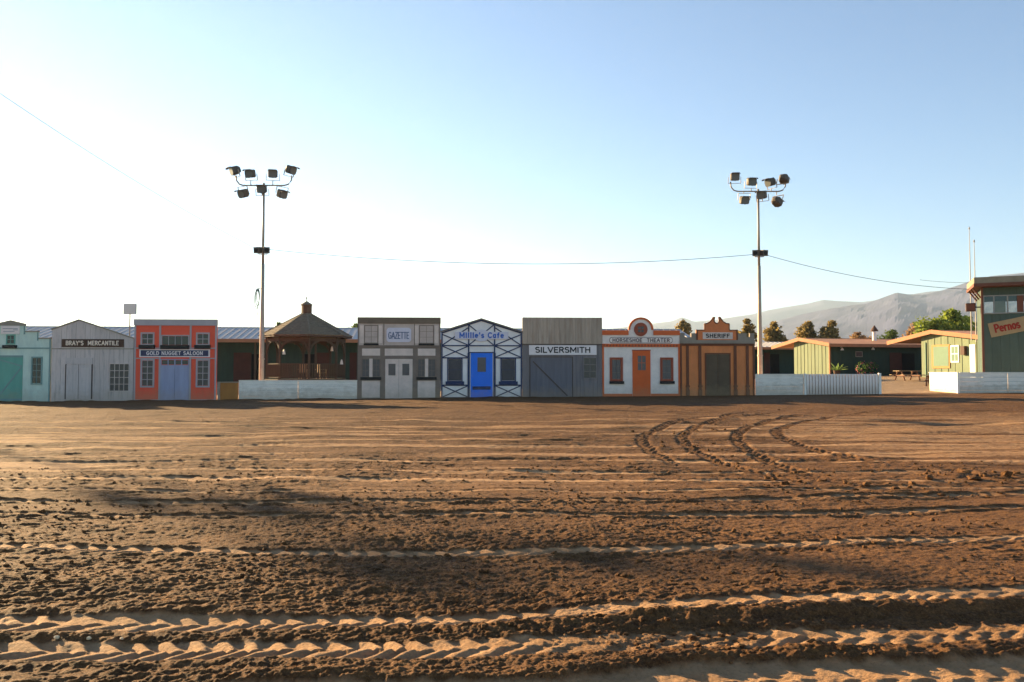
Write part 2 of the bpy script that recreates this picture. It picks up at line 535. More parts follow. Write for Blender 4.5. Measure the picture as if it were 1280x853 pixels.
def dirt(x, y, dx):
    """Relief of the arena floor: height, firmness (1 = pressed smooth), both arrays. dx: mesh step, which limits the fine waves."""
    h = np.zeros_like(x); firm = np.zeros_like(x)
    warp = (vnoise(x * .7, y * .7, 3) - .5) * .5
    fade = lambda wl: np.clip((wl / np.maximum(dx, 1e-4) - 2.0) / 2.5, 0, 1)
    # broad swells
    h += (vnoise(x * .25, y * .45, 1) - .5) * .07 + (vnoise(x * .9, y * 1.6, 2) - .5) * .045
    # dragged streaks along the arena
    stre = vnoise(x * .10 + 3, y * 1.5 + warp, 5) * .6 + vnoise(x * .22, y * 3.7 + warp, 6) * .4
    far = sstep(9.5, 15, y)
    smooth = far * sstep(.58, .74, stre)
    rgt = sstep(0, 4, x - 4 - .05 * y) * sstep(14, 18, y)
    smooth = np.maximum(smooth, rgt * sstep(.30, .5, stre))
    smooth *= 1 - .75 * sstep(24, 33, y)  # less firm, darker soil towards the fronts, coloured to deepen their shadow
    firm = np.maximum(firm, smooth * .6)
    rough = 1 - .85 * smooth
    h += far * (stre - .5) * .05
    h += far * (vnoise(x * .35, y * 6.3 + warp, 8) - .5) * .035 * fade(.16) * rough
    ff = sstep(15, 22, y)
    h += ff * ((vnoise(x * .6, y * 1.3, 81) - .5) * .034 + (vnoise(x * 1.6, y * 2.3, 82) - .5) * .026)
    # ruts
    for (xs, ys, (hw, dep, lug, pitch, patch, fm, berm)) in RUTS_W:
        yc = np.interp(x, xs, ys)
        m = np.abs(y - yc) < hw * 2.6
        if not m.any():
            continue
        xm, ym = x[m], y[m]
        wob = (vnoise(xm * .8, ym * 0 + 7.7, 21) - .5) * hw * .5
        t = (ym - yc[m] - wob) / hw
        seen = 1 - patch * sstep(.45, .62, vnoise(xm * 1.1, ym * .6, 30)) * 1.0
        inside = (1 - sstep(.82, 1.12, np.abs(t))) * seen
        lg = lugs(xm + .05 * (vnoise(xm * 9, ym * 9, 31) - .5) + .5 * (vnoise(xm * .9, ym * .2, 34) - .5), np.clip(t, -1, 1), pitch) * (.6 + .8 * vnoise(xm * 3, ym * 3, 33))
        hm = inside * (-dep + lug * lg) + np.exp(-((np.abs(t) - 1.35) / .3) ** 2) * dep * 1.3 * berm * (0.3 + 1.4 * vnoise(xm * 5, ym * 5, 32)) * seen
        h[m] += hm
        firm[m] = np.maximum(firm[m], inside * fm)
        rough[m] *= 1 - inside * .82
    # low bank on the near side of the first rut
    tb = y - (np.interp(x, RUTS_W[0][0], RUTS_W[0][1]) - .20) + (vnoise(x * 1.7, y * 0, 77) - .5) * .12
    h += .085 * sstep(-.26, .02, tb) * np.exp(-np.maximum(tb, 0) / 1.6) * (.15 + .85 * sstep(-.3, 1.2, x)) * sstep(2.5, 3.2, y)
    # turning circles of a tractor
    for k, c in enumerate(CURVES_W):
        m = (x > c[:, 0].min() - 1) & (x < c[:, 0].max() + 1) & (y > c[:, 1].min() - 1) & (y < c[:, 1].max() + 1)
        if not m.any():
            continue
        xm, ym = x[m], y[m]
        best = np.full(xm.shape, 1e9); sb = np.zeros(xm.shape); sg = np.zeros(xm.shape)
        acc = 0.0
        for i in range(len(c) - 1):
            ax, ay = c[i]; ex, ey = c[i + 1] - c[i]
            L = math.hypot(ex, ey)
            if L < 1e-6:
                continue
            tt = np.clip(((xm - ax) * ex + (ym - ay) * ey) / (L * L), 0, 1)
            ddx, ddy = xm - ax - tt * ex, ym - ay - tt * ey
            d = np.hypot(ddx, ddy)
            b = d < best
            best = np.where(b, d, best); sb = np.where(b, acc + tt * L, sb); sg = np.where(b, np.sign(ex * ddy - ey * ddx), sg)
            acc += L
        hw = .145
        t = best / hw * sg
        inside = 1 - sstep(.8, 1.3, np.abs(t))
        ends = sstep(0, 2.5, sb) * (1 - sstep(acc - 3, acc, sb))
        h[m] += ends * (inside * (-.024 + .020 * lugs(sb, np.clip(t, -1, 1), .32)) + np.exp(-((np.abs(t) - 1.6) / .5) ** 2) * .006 * (.4 + 1.2 * vnoise(xm * 3, ym * 3, 55)))
        firm[m] *= 1 - .9 * ends * inside
        rough[m] = np.maximum(rough[m], ends * (1 - sstep(1.2, 2.2, np.abs(t))))
    # tilled, crumbly soil
    patchy = (.45 + 1.1 * vnoise(x * .6, y * .9, 40)) * (1 + .25 * far)
    xr, yr = x * .97 + y * .24, y * .97 - x * .24                # drag marks of the harrow run slightly across
    for wl_, amp, sd in ((.42, .010, 9), (.19, .0095, 10), (.095, .0115, 11), (.047, .0115, 12), (.026, .0095, 13), (.016, .0060, 14)):
        q = vnoise(xr / wl_ * .55, yr / wl_ * 1.25, sd)
        h += rough * patchy * amp * fade(wl_) * ((1 - np.abs(2 * q - 1)) - .5)
    near = (y < 17) & (y > 2)
    if near.any():
        xn, yn = x[near], y[near]
        for sc_, amp, sd in ((.10, .0045, 60), (.05, .0065, 61), (.028, .007, 62), (.018, .006, 63)):
            d, v = cells(xn / sc_, yn / sc_, sd)
            r_ = .25 + .4 * v
            dome = np.sqrt(np.maximum(0, r_ * r_ - d * d)) / .65
            f_ = np.clip((sc_ / np.maximum(dx[near], 1e-4) - 2.0) / 2.5, 0, 1)
            h[near] += rough[near] * amp * dome * f_ * (v > .25) * (.4 + .6 * patchy[near])
    # torn-up spot
    px_, py_ = gpt(1235, 598)
    spot = np.exp(-(((x - px_) / 1.1) ** 2 + ((y - py_) / .9) ** 2))
    h += spot * .06 * (vnoise(x * 5, y * 5, 70) - .2)
    firm *= 1 - spot
    edge = sstep(1.0, 3.0, y) * (1 - sstep(47.5, 49.5, y))
    h *= .25 + .75 * (1 - sstep(41, 48, y))
    yrow = 49.6 + x * math.tan(R(3.5))
    pile = .10 * np.exp(-((y - yrow + .3) / .28) ** 2) * np.clip(vnoise(x * .9, y * 0 + 3.3, 91) + .5 * vnoise(x * 3.1, y * 0 + 1.3, 92) - .35, 0, 1)
    return h * edge + pile, firm * edge

def make_ground():
    rows = list(np.linspace(-40, 1.5, 12)[:-1])
    yv = 1.5
    while yv < 3.4:
        rows.append(yv); yv += 0.05
    while yv < 48.5:
        rows.append(yv); yv += 0.0078 * (max(yv, 3.4) / 4) ** 1.25
    while yv < 110:
        rows.append(yv); yv += 0.8
    while yv < 17000:
        rows.append(yv); yv *= 1.12
    rows.append(17500.0)
    rows = np.array(rows)
    NC = 1220
    s = np.linspace(-1, 1, NC)
    hw = np.where(rows > 1.5, 2.0 + .95 * rows, 3.425 + (1.5 - rows) * 1.5)
    shape = .68 * s + .32 * s ** 3
    X = hw[:, None] * shape[None, :]
    Y = np.repeat(rows[:, None], NC, 1)
    step = np.maximum(np.gradient(rows)[:, None] * .55, np.gradient(X, axis=1) * .9)
    H = np.zeros_like(X); F = np.zeros_like(X)
    sel = (rows > 1.0) & (rows < 50)
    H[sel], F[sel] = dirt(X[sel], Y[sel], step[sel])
    Z = ground_z(X, Y) + H
    nr = len(rows)
    me = bpy.data.meshes.new('arena_ground')
    nv = nr * NC
    me.vertices.add(nv)
    me.vertices.foreach_set('co', np.stack([X, Y, Z], -1).ravel())
    i = np.arange(nr - 1)[:, None] * NC + np.arange(NC - 1)[None, :]
    q = np.stack([i, i + 1, i + NC + 1, i + NC], -1).reshape(-1, 4)
    nf = len(q)
    me.loops.add(nf * 4)
    me.polygons.add(nf)
    me.loops.foreach_set('vertex_index', q.ravel().astype(np.int32))
    me.polygons.foreach_set('loop_start', np.arange(0, nf * 4, 4, dtype=np.int32))
    me.polygons.foreach_set('use_smooth', np.ones(nf, dtype=bool))
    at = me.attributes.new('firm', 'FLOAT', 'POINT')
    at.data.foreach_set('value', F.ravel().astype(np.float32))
    me.update()
    me.validate()
    return me

def soil_material():
    m = bpy.data.materials.new('arena_soil')
    m.use_nodes = True
    n, l = m.node_tree.nodes, m.node_tree.links
    b = n['Principled BSDF']
    b.inputs['Roughness'].default_value = .85
    b.inputs['Specular IOR Level'].default_value = .15
    geo = n.new('ShaderNodeNewGeometry')
    sep = n.new('ShaderNodeSeparateXYZ')
    l.new(geo.outputs['Position'], sep.inputs[0])
    def noise(scale, detail=6, vec=None, rough=.6):
        q = n.new('ShaderNodeTexNoise')
        q.inputs['Scale'].default_value = scale
        q.inputs['Detail'].default_value = detail
        q.inputs['Roughness'].default_value = rough
        l.new(vec or geo.outputs['Position'], q.inputs['Vector'])
        return q.outputs['Fac']
    def rng_(v, a, b_, c=0., d=1.):
        q = n.new('ShaderNodeMapRange')
        q.inputs['From Min'].default_value = a; q.inputs['From Max'].default_value = b_
        q.inputs['To Min'].default_value = c; q.inputs['To Max'].default_value = d
        l.new(v, q.inputs['Value'])
        return q.outputs[0]
    def mix(f, a, b_):
        q = n.new('ShaderNodeMix')
        q.data_type = 'RGBA'
        if isinstance(f, float): q.inputs['Factor'].default_value = f
        else: l.new(f, q.inputs['Factor'])
        for k, v in ((6, a), (7, b_)):
            if isinstance(v, tuple): q.inputs[k].default_value = v
            else: l.new(v, q.inputs[k])
        return q.outputs[2]
    def math_(op, a, b_):
        q = n.new('ShaderNodeMath'); q.operation = op
        for k, v in ((0, a), (1, b_)):
            if isinstance(v, float): q.inputs[k].default_value = v
            else: l.new(v, q.inputs[k])
        return q.outputs[0]
    at = n.new('ShaderNodeAttribute')
    at.attribute_name = 'firm'
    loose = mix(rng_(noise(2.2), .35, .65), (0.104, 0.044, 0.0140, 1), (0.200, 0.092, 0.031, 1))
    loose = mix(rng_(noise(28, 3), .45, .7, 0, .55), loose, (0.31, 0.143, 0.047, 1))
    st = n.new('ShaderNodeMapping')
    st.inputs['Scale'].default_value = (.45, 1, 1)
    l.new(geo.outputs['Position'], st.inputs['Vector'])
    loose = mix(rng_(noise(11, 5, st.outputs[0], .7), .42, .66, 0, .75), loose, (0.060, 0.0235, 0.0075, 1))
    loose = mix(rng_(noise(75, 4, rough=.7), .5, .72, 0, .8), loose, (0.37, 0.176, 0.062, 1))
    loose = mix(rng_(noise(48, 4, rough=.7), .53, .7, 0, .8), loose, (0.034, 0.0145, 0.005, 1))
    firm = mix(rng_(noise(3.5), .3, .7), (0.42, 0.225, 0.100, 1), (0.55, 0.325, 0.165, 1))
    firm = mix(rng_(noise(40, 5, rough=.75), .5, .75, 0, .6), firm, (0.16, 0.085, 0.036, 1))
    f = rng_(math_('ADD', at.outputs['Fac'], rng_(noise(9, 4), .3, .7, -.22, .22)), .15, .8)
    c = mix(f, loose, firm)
    # dry sand beyond the arena line
    yy = math_('ADD', sep.outputs[1], rng_(noise(.5, 4), 0, 1, -1.2, 1.2))
    sand = mix(rng_(noise(1.3), .3, .7), (0.36, 0.24, 0.14, 1), (0.46, 0.32, 0.20, 1))
    c = mix(rng_(yy, 51.6, 52.8), c, sand)
    c = mix(rng_(sep.outputs[1], 130., 500.), c, (0.16, 0.13, 0.085, 1))
    l.new(c, b.inputs['Base Color'])
    bp = n.new('ShaderNodeBump')
    bp.inputs['Strength'].default_value = 1.0
    bp.inputs['Distance'].default_value = .02
    hn = math_('ADD', noise(60, 6, rough=.8), math_('MULTIPLY', noise(18, 5, rough=.75), 1.6))
    l.new(hn, bp.inputs['Height'])
    # coarser crumbs and drag lines, for the part of the floor that the mesh resolves less finely
    mp = n.new('ShaderNodeMapping')
    mp.inputs['Scale'].default_value = (.35, 1, 1)
    l.new(geo.outputs['Position'], mp.inputs['Vector'])
    hc = math_('ADD', noise(5.5, 5, rough=.8), noise(4.2, 4, mp.outputs[0], .75))
    bp2 = n.new('ShaderNodeBump')
    l.new(rng_(sep.outputs[1], 9., 22., .0, .9), bp2.inputs['Strength'])
    bp2.inputs['Distance'].default_value = .22
    l.new(hc, bp2.inputs['Height'])
    l.new(bp.outputs[0], bp2.inputs['Normal'])
    l.new(bp2.outputs[0], b.inputs['Normal'])
    return m
SOIL = soil_material()
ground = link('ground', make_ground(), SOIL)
tag(ground, kind='structure')

# ------------------------------------------------------------------ mountains
def mountain(name, pts, dist, foot, back, seed, matl, lab):
    """pts: skyline pixels; the range stands dist metres away and has slopes, spurs and gullies."""
    xs = np.linspace(pts[0][0], pts[-1][0], 420)
    ys = np.interp(xs, [p[0] for p in pts], [p[1] for p in pts])
    az = np.arctan((xs - 640) / FPX)
    nd = 70
    tt = np.linspace(0, 1, nd)
    crest = (467 - ys) / FPX * dist / np.cos(az) * 1.0 + EYE
    D = np.where(tt[:, None] < .62, foot + (dist - foot) * tt[:, None] / .62, dist + (back - dist) * (tt[:, None] - .62) / .38)
    prof = np.where(tt < .62, np.sin(tt / .62 * math.pi / 2) ** 1.25, np.cos((tt - .62) / .38 * math.pi / 2) ** 1.2)
    A = np.repeat(az[None, :], nd, 0)
    X = np.tan(A) * D; Y = D + 0 * A
    nz_ = np.zeros_like(X)
    for wl_, amp in ((dist * .11, .5), (dist * .05, .30), (dist * .022, .16), (dist * .01, .08)):
        q = vnoise(X / wl_ + seed, Y / wl_ * .75, seed)
        nz_ += amp * (1 - np.abs(2 * q - 1) - .5)
    wgt = np.sin(np.clip(prof, 0, 1) * math.pi) * .75 + .05
    Z = crest[None, :] * (prof[:, None] + nz_ * wgt[:, None] * .22)
    # lower slopes must not rise above the skyline seen from the arena
    Z = np.minimum(Z, (crest[None, :] - EYE) * D / dist * 1.0 + EYE)
    Z = np.maximum(Z, -20) + 1.0
    me = bpy.data.meshes.new(name)
    n = xs.size
    i = np.arange(nd - 1)[:, None] * n + np.arange(n - 1)[None, :]
    q = np.stack([i, i + 1, i + n + 1, i + n], -1).reshape(-1, 4)
    me.from_pydata(np.stack([X, Y, Z], -1).reshape(-1, 3).tolist(), [], q.tolist())
    me.update()
    o = link(name, me, matl)
    tag(o, lab, None, None, 'structure')
    return o

m_mtn = M('haze_blue_slope', '#3e3e5a', .95, .25, .004, bump=0)  # blue of the distant haze is put into the slope colour
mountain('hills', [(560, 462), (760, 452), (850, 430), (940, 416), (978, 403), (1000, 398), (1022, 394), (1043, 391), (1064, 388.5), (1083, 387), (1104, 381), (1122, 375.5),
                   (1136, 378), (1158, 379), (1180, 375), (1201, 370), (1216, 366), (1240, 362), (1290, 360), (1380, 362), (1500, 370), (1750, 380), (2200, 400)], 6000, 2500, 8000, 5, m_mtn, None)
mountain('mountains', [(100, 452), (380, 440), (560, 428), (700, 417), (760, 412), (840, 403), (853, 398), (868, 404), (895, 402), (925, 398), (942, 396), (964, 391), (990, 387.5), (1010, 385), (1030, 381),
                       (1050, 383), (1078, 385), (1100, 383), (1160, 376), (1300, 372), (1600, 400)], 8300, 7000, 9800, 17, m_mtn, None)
# ------------------------------------------------------------------ false fronts of the western street
m_pane = M('dark_pane', '#2c2f34', .25, .2, 4, bump=0, spec=.5)
m_panegrn = M('dark_green_pane', '#27322f', .25, .2, 4, bump=0, spec=.5)
m_brace = M('raw_timber', '#7a6248', .85, .25, 3, (1, 1, 6), rnd=.1)
m_black = M('black_paint', '#1c1a1a', .6, .2, 4)
m_back = M('plywood_back', '#6b5640', .9, .2, 3)

SHADE_WARM_TINT = (1.18, .99, .88)

class Front:
    def __init__(s, name, label, x0, x1, ybase, group='painted false fronts along the arena'):
        s.xm = (x0 + x1) / 2
        s.u0 = ROW.U(x0)
        s.zb = ROW.Z(s.xm, ybase)
        s.root = empty(name, ROW.world(s.u0, 0, s.zb), ROW.a)
        tag(s.root, label, 'false front', group)
    def U(s, px): return ROW.U(px) - s.u0
    def Z(s, py): return ROW.Z(s.xm, py) - s.zb
    def b(s, name, mat, x0, y0, x1, y1, front=.03, back=-.005, parent=None):
        return bx(name, mat, parent or s.root, s.U(x0), s.U(x1), -front, -back, s.Z(y1), s.Z(y0))
    def poly(s, name, mat, pts, front=0., back=-.1, parent=None):
        p = [(s.U(x), s.Z(y)) for x, y in pts]
        return MB().prism(p, -front, -back).build(name, mat, parent or s.root)
    def bar(s, name, mat, x0, y0, x1, y1, wpx, front, parent=None):
        a = Vector((s.U(x0), 0, s.Z(y0))); c = Vector((s.U(x1), 0, s.Z(y1)))
        w = wpx * ROW.y / FPX
        d = (c - a).normalized()
        r = Vector((-d.z, 0, d.x)) * (w / 2)
        pts = [a - r, c - r, c + r, a + r]
        p = [(q.x, q.z) for q in pts]
        return MB().prism(p, -front, .005).build(name, mat, parent or s.root)
    def planks(s, mat, x0, x1, n, top, ybot, front=.022, name='plank'):
        """Vertical boards; top(px) gives the upper edge, so boards follow a gable."""
        ed = [x0 + (x1 - x0) * i / n for i in range(n + 1)]
        for i in range(1, n):
            ed[i] += random.uniform(-.5, .5)
        for i in range(n):
            a, c = ed[i] + .10, ed[i + 1] - .10
            fr = front + random.uniform(-.006, .006)
            MB().prism([(s.U(a), s.Z(ybot)), (s.U(c), s.Z(ybot)), (s.U(c), s.Z(top(c))), (s.U(a), s.Z(top(a)))], -fr, 0).build(name, mat, s.root)
    def window(s, x0, y0, x1, y1, cols, rows, mframe, mpane=None, fpx=1.6, mpx=.55, front=.05, mbar=None, pd=.012):
        """Frame and glazing bars are one part, every pane a sub-part set back behind them."""
        mpane = mpane or m_pane
        X0, X1, Z0, Z1 = s.U(x0), s.U(x1), s.Z(y1), s.Z(y0)
        f = fpx * ROW.y / FPX; g = mpx * ROW.y / FPX
        m = MB()
        m.box(X0, X1, -front, 0, Z1 - f, Z1).box(X0, X1, -front, 0, Z0, Z0 + f)
        m.box(X0, X0 + f, -front, 0, Z0 + f, Z1 - f).box(X1 - f, X1, -front, 0, Z0 + f, Z1 - f)
        w = m.build('window', mframe, s.root)
        ix0, ix1, iz0, iz1 = X0 + f, X1 - f, Z0 + f, Z1 - f
        cw, rh = (ix1 - ix0) / cols, (iz1 - iz0) / rows
        if cols * rows > 1:
            for i in range(1, cols):
                bx('glazing_bar', mbar or mframe, w, ix0 + i * cw - g / 2, ix0 + i * cw + g / 2, -front + .012, 0, iz0, iz1)
            for j in range(1, rows):
                bx('glazing_bar', mbar or mframe, w, ix0, ix1, -front + .014, 0, iz0 + j * rh - g / 2, iz0 + j * rh + g / 2)
        for i in range(cols):
            for j in range(rows):
                bx('pane', mpane, w, ix0 + i * cw + g / 2, ix0 + (i + 1) * cw - g / 2, -pd, 0, iz0 + j * rh + g / 2, iz0 + (j + 1) * rh - g / 2)
        return w
    def braces(s, x0, x1, h=3.2):
        for t in (.15, .5, .85):
            u = s.U(x0) + (s.U(x1) - s.U(x0)) * t
            MB().beam((u, .14, h), (u, 2.0, -.1), .09, .09).build('brace', m_brace, s.root)
        for z in (.5, 2.2):
            bx('stud_rail', m_brace, s.root, s.U(x0) + .05, s.U(x1) - .05, .1, .15, z, z + .09)

# --- teal stepped front -------------------------------------------------------
m_teal = M('pale_teal_paint', '#b6d6cf', .7, .15, 1.5, (1, 1, .35), stain='#7da3a4', stain_amt=.5, splash=0.32)
m_teal_d = M('teal_door_paint', '#5aa096', .7, .12, 1.5, (1, 1, .3), splash=0.32)
m_teal_t = M('teal_trim', '#6d9496', .7, .1)
m_greytrim = M('grey_weathered_trim', '#8a8a80', .8, .2, 3, rnd=.05)
m_signw = M('sign_white', '#d6d8d8', .6, .05)
m_letgrey = M('faded_grey_lettering', '#7f8790', .7, .05)
f = Front('teal_false_front', 'pale teal stepped false front with a darker teal barn door', -39, 63, 502.3)
f.poly('wall', m_teal, [(-39, 504), (62.8, 504), (62.8, 422.5), (47, 422.5), (47, 414), (30.3, 414), (30.3, 405), (12, 400.8), (-6.3, 405), (-6.3, 414), (-23, 414), (-23, 422.5), (-39, 422.5)])
f.poly('gable_board', m_greytrim, [(30.6, 404.8), (30.6, 407.3), (-6.6, 407.3), (-6.6, 404.8), (12, 400.4)][::-1], .06, -.105)
f.b('step_cap', m_greytrim, 30.5, 413.6, 47.4, 415.2, .045, -.105)
f.b('step_cap', m_greytrim, 47.5, 422.1, 63, 423.7, .045, -.105)
f.b('step_cap', m_greytrim, -23.4, 413.6, -6.5, 415.2, .045, -.105)
f.b('step_cap', m_greytrim, -39, 422.1, -23.5, 423.7, .045, -.105)
f.b('corner_trim', m_teal_t, 28.6, 407.5, 30.3, 418, .03)
f.b('corner_trim', m_teal_t, 45.6, 415.4, 47, 426, .03)
f.b('corner_trim', m_teal_t, 61.2, 423.9, 62.8, 503, .035)
f.b('band', m_teal_t, -39, 434.6, 61.1, 436.2, .03)
sg = f.b('sign', m_signw, 0.5, 407.6, 23.7, 417.6, .055)
for k, (a, c) in enumerate(((2.5, 21.5), (3.5, 17.5), (15.5, 21.8))):        # lettering too worn to read
    y = (410.6, 414.1, 412.2)[k]
    f.b('worn_stripe', m_letgrey, a, y, c, y + .8, .06, .05, parent=sg)
f.window(7, 418.4, 18.2, 430.8, 2, 2, m_teal_d, m_panegrn, 1.1, .5)
f.b('flower_box', m_black, 3.6, 431.6, 20.6, 435.4, .16)
d = f.b('door', m_teal_d, -4, 444.5, 28.3, 503, .035)
for a in ((-4, 444.5, 28.3, 447), (-4, 498.5, 28.3, 501)):
    f.b('door_rail', m_teal_t, *a, .05, .02, parent=d)
f.bar('door_brace', m_teal_t, -2.5, 498, 27.2, 459, 1.7, .048, parent=d)
f.bar('door_brace', m_teal_t, -3.5, 449, 27.8, 458, 1.5, .046, parent=d)
f.window(39, 446, 53, 481, 2, 4, m_teal_t, m_panegrn, 1.5, .5)
f.window(-29, 446, -15, 481, 2, 4, m_teal_t, m_panegrn, 1.5, .5)
f.braces(-39, 63, 2.6)

# --- whitewashed mercantile ----------------------------------------------------
m_wash = M('whitewashed_plank', '#c2c0bf', .85, .16, 2.2, (3, 1, .35), rnd=.10, stain='#6f6a68', stain_amt=.75, stain_scale=2.2, splash=0.32)
m_washd = M('whitewashed_door', '#bcbcbd', .85, .14, 2.2, (3, 1, .35), rnd=.04, stain='#7b7674', stain_amt=.6, stain_scale=2.2, splash=0.32)
m_brown = M('dark_brown_paint', '#4a382e', .75, .2, 3)
m_tanlet = M('cream_lettering', '#dcd6c8', .6, .08)
m_seam = M('dark_seam_backing', '#57504c', .9, .15, 3)
f = Front('mercantile_false_front', 'whitewashed plank gable front with brown mercantile sign and double doors', 64, 166.8, 502.2)
top = lambda p: np.interp(p, [64, 97.7, 166.8], [412, 400.2, 423.2])
f.poly('wall', m_seam, [(64, 504), (166.8, 504), (166.8, 423.4), (97.7, 400.4), (64, 412.2)])
f.planks(m_wash, 64.2, 166.6, 17, top, 503.5)
f.bar('rake_trim', m_greytrim, 63.4, 412.2, 97.9, 400, 1.5, .075)
f.bar('rake_trim', m_greytrim, 97.5, 400, 166.8, 423, 1.5, .072)
f.b('band', m_greytrim, 64.3, 435.6, 166.5, 436.9, .045)
sg = f.b('sign', m_brown, 76.8, 424.2, 154.6, 434.2, .06)
lettering("BRAY'S  MERCANTILE", m_tanlet, sg, f.U(82.5), f.U(148), f.Z(432), f.Z(426.2), -.06, .17, .02, .22)
d = f.b('door', m_washd, 83.4, 456, 98.4, 499, .06)
f.b('door_panel', m_washd, 86, 460, 96, 495, .072, .05, parent=d)
d = f.b('door', m_washd, 99, 456, 114.6, 499, .06)
f.b('door_panel', m_washd, 101.5, 460, 112, 495, .072, .05, parent=d)
f.b('lintel', m_washd, 82.2, 447.5, 116, 455.4, .07)
f.b('jamb', m_seam, 82, 455.6, 83.2, 499, .065)
f.b('jamb', m_seam, 114.8, 455.6, 116, 499, .065)
f.b('door_seam', m_seam, 98.5, 456, 98.9, 499, .05)
f.window(136.6, 454, 162.4, 490, 4, 4, m_wash, m_pane, 1.1, .65, .07, None, .036)
f.braces(64, 166.8, 2.8)

# --- red saloon ----------------------------------------------------------------
m_red = M('saloon_red_paint', '#e65c42', .65, .16, 1.2, (1, 1, .5), stain='#b8452f', stain_amt=.4, splash=0.32)
m_blgrey = M('blue_grey_trim', '#a3a3aa', .7, .08, 2, rnd=.04, splash=0.32)
m_blue_d = M('slate_blue_door', '#8f9cbc', .65, .14, 1.5, (2, 1, .4), splash=0.32)
m_navy = M('navy_sign', '#33395a', .6, .1)
m_white = M('white_sign_paint', '#dfe0e4', .55, .05)
f = Front('saloon_false_front', 'coral red saloon front with blue-grey door and navy name board', 167.2, 270.6, 501)
f.b('wall', m_red, 167.2, 400, 270.6, 503, 0, -.1)
f.b('cornice', m_blgrey, 166.8, 399.4, 271, 407.2, .10, -.105)
for a, c in ((167.4, 169.4), (198.4, 200.6), (236.6, 238.8), (268.4, 270.4)):
    f.b('pilaster', m_blgrey, a, 407.4, c, 502.5, .035)
for a, c in ((169.6, 198.2), (238.9, 268.2)):
    f.b('band', m_blgrey, a, 434.8, c, 436.2, .03)
    f.b('band', m_blgrey, a, 447.6, c, 448.8, .03)
    f.b('skirting', m_blgrey, a, 499.5, c, 502.5, .03)
    f.b('siding_joint', m_red, a, 490.2, c, 490.8, .012)
f.b('siding_joint', m_red, 200.8, 414, 236.4, 414.6, .012)
for a, c in ((175.2, 192.4), (244.6, 261.6)):
    f.window(a, 415.8, c, 432, 2, 2, m_blgrey, m_panegrn, 1.7, .7)
    f.b('flower_box', m_black, a - 1.2, 431.4, c + 1.2, 436.4, .18)
    f.window(a + .4, 448.9, c + .8, 484.6, 2, 4, m_blgrey, m_pane, 2.0, .7)
f.window(200.9, 419, 236.2, 432.8, 4, 1, m_blgrey, m_panegrn, 1.2, .6)
f.b('flower_box', m_black, 201, 431.6, 236.2, 436.6, .18)
sg = f.b('sign', m_white, 174.4, 436.9, 262.2, 446.6, .07)
fd = f.b('sign_field', m_navy, 176, 438.1, 260.6, 445.4, .08, .06, parent=sg)
lettering('GOLD NUGGET SALOON', m_white, sg, f.U(183.6), f.U(253.4), f.Z(444.2), f.Z(439.3), -.08, .17, .012, .22)
d = f.b('door', m_blue_d, 200.8, 457.4, 218.5, 501.6, .05)
d = f.b('door', m_blue_d, 218.8, 457.4, 236.4, 501.6, .05)
f.window(200.8, 449, 236.4, 457.3, 4, 1, m_blue_d, m_panegrn, .9, 1.2, .055)
f.braces(167.2, 270.6)

# --- grey gazette --------------------------------------------------------------
m_gz_d = M('gazette_dark_grey', '#7c746c', .75, .12, 2, stain='#5c5652', stain_amt=.4, splash=0.32)
m_gz_l = M('gazette_pale_grey', '#b8b0aa', .7, .14, 2)
m_gz_p = M('gazette_panel', '#cdc5be', .7, .13, 2, splash=0.32)
m_gz_c = M('gazette_cornice', '#6e6558', .8, .15, 2)
m_gz_w = M('gazette_window', '#4b4d52', .3, .15, 4, spec=.4)
m_bluesign = M('pale_blue_sign', '#c9cfe0', .55, .05)
m_bluelet = M('steel_blue_lettering', '#566a8a', .6, .05)
f = Front('gazette_false_front', 'two-tone grey newspaper front with rounded white sign and pale double door', 446.8, 550.4, 499.6)
f.b('wall', m_gz_d, 446.8, 398, 550.4, 502, 0, -.1)
f.b('cornice', m_gz_c, 446.5, 397, 550.7, 404.6, .09, -.105)
f.b('upper_panel', m_gz_l, 448.5, 404.8, 548.7, 431.8, .02)
f.b('band', m_gz_d, 447, 432, 550.2, 434.2, .05)
for a in (478.9, 517.4):
    f.b('batten', m_gz_d, a, 405, a + 1.2, 431.6, .035)
for a, c in ((455, 472.6), (523.6, 542.4)):
    f.window(a, 406.6, c, 429.6, 2, 3, m_gz_d, m_gz_w, 1.0, .35, .05)
    f.b('sill', m_black, a - .5, 429.7, c + .5, 432, .10)
    f.b('shutter', m_gz_p, a - 5.2, 407.2, a - .4, 429.4, .045)
    f.b('shutter', m_gz_p, c + .4, 407.2, c + 5, 429.4, .045)
r = []
for k in range(4):
    cx, cy = ((510.2, 424.4), (510.2, 413.6), (486.6, 413.6), (486.6, 424.4))[k]
    for j in range(5):
        an = R(-90 + 90 * k + 22.5 * j)
        r.append((f.U(cx) + .17 * math.cos(an), f.Z(cy) + .17 * math.sin(an)))
sg = MB().prism(r, -.06, 0).build('sign', m_bluesign, f.root)
lettering('GAZETTE', m_bluelet, sg, f.U(485.6), f.U(511), f.Z(424), f.Z(415.2), -.06, .11, .012)
for a, c in ((452.4, 475), (480.8, 516), (522.2, 544.2)):
    f.b('panel', m_gz_p, a, 436, c, 444.8, .03)
for a, c in ((452.4, 475), (522.2, 544.2)):
    f.b('panel', m_gz_p, a, 476, c, 497.2, .03)
    mid = (a + c) / 2
    f.window(a, 448.8, mid - 2.1, 471.4, 2, 3, m_gz_d, m_gz_w, .5, .3, .04)
    f.window(mid + 2.1, 448.8, c, 471.4, 2, 3, m_gz_d, m_gz_w, .5, .3, .04)
    f.b('mullion', m_gz_p, mid - 2, 448.6, mid + 2, 471.4, .06)
    f.b('sill', m_black, a - 1.6, 471.5, c + 1.6, 475, .12)
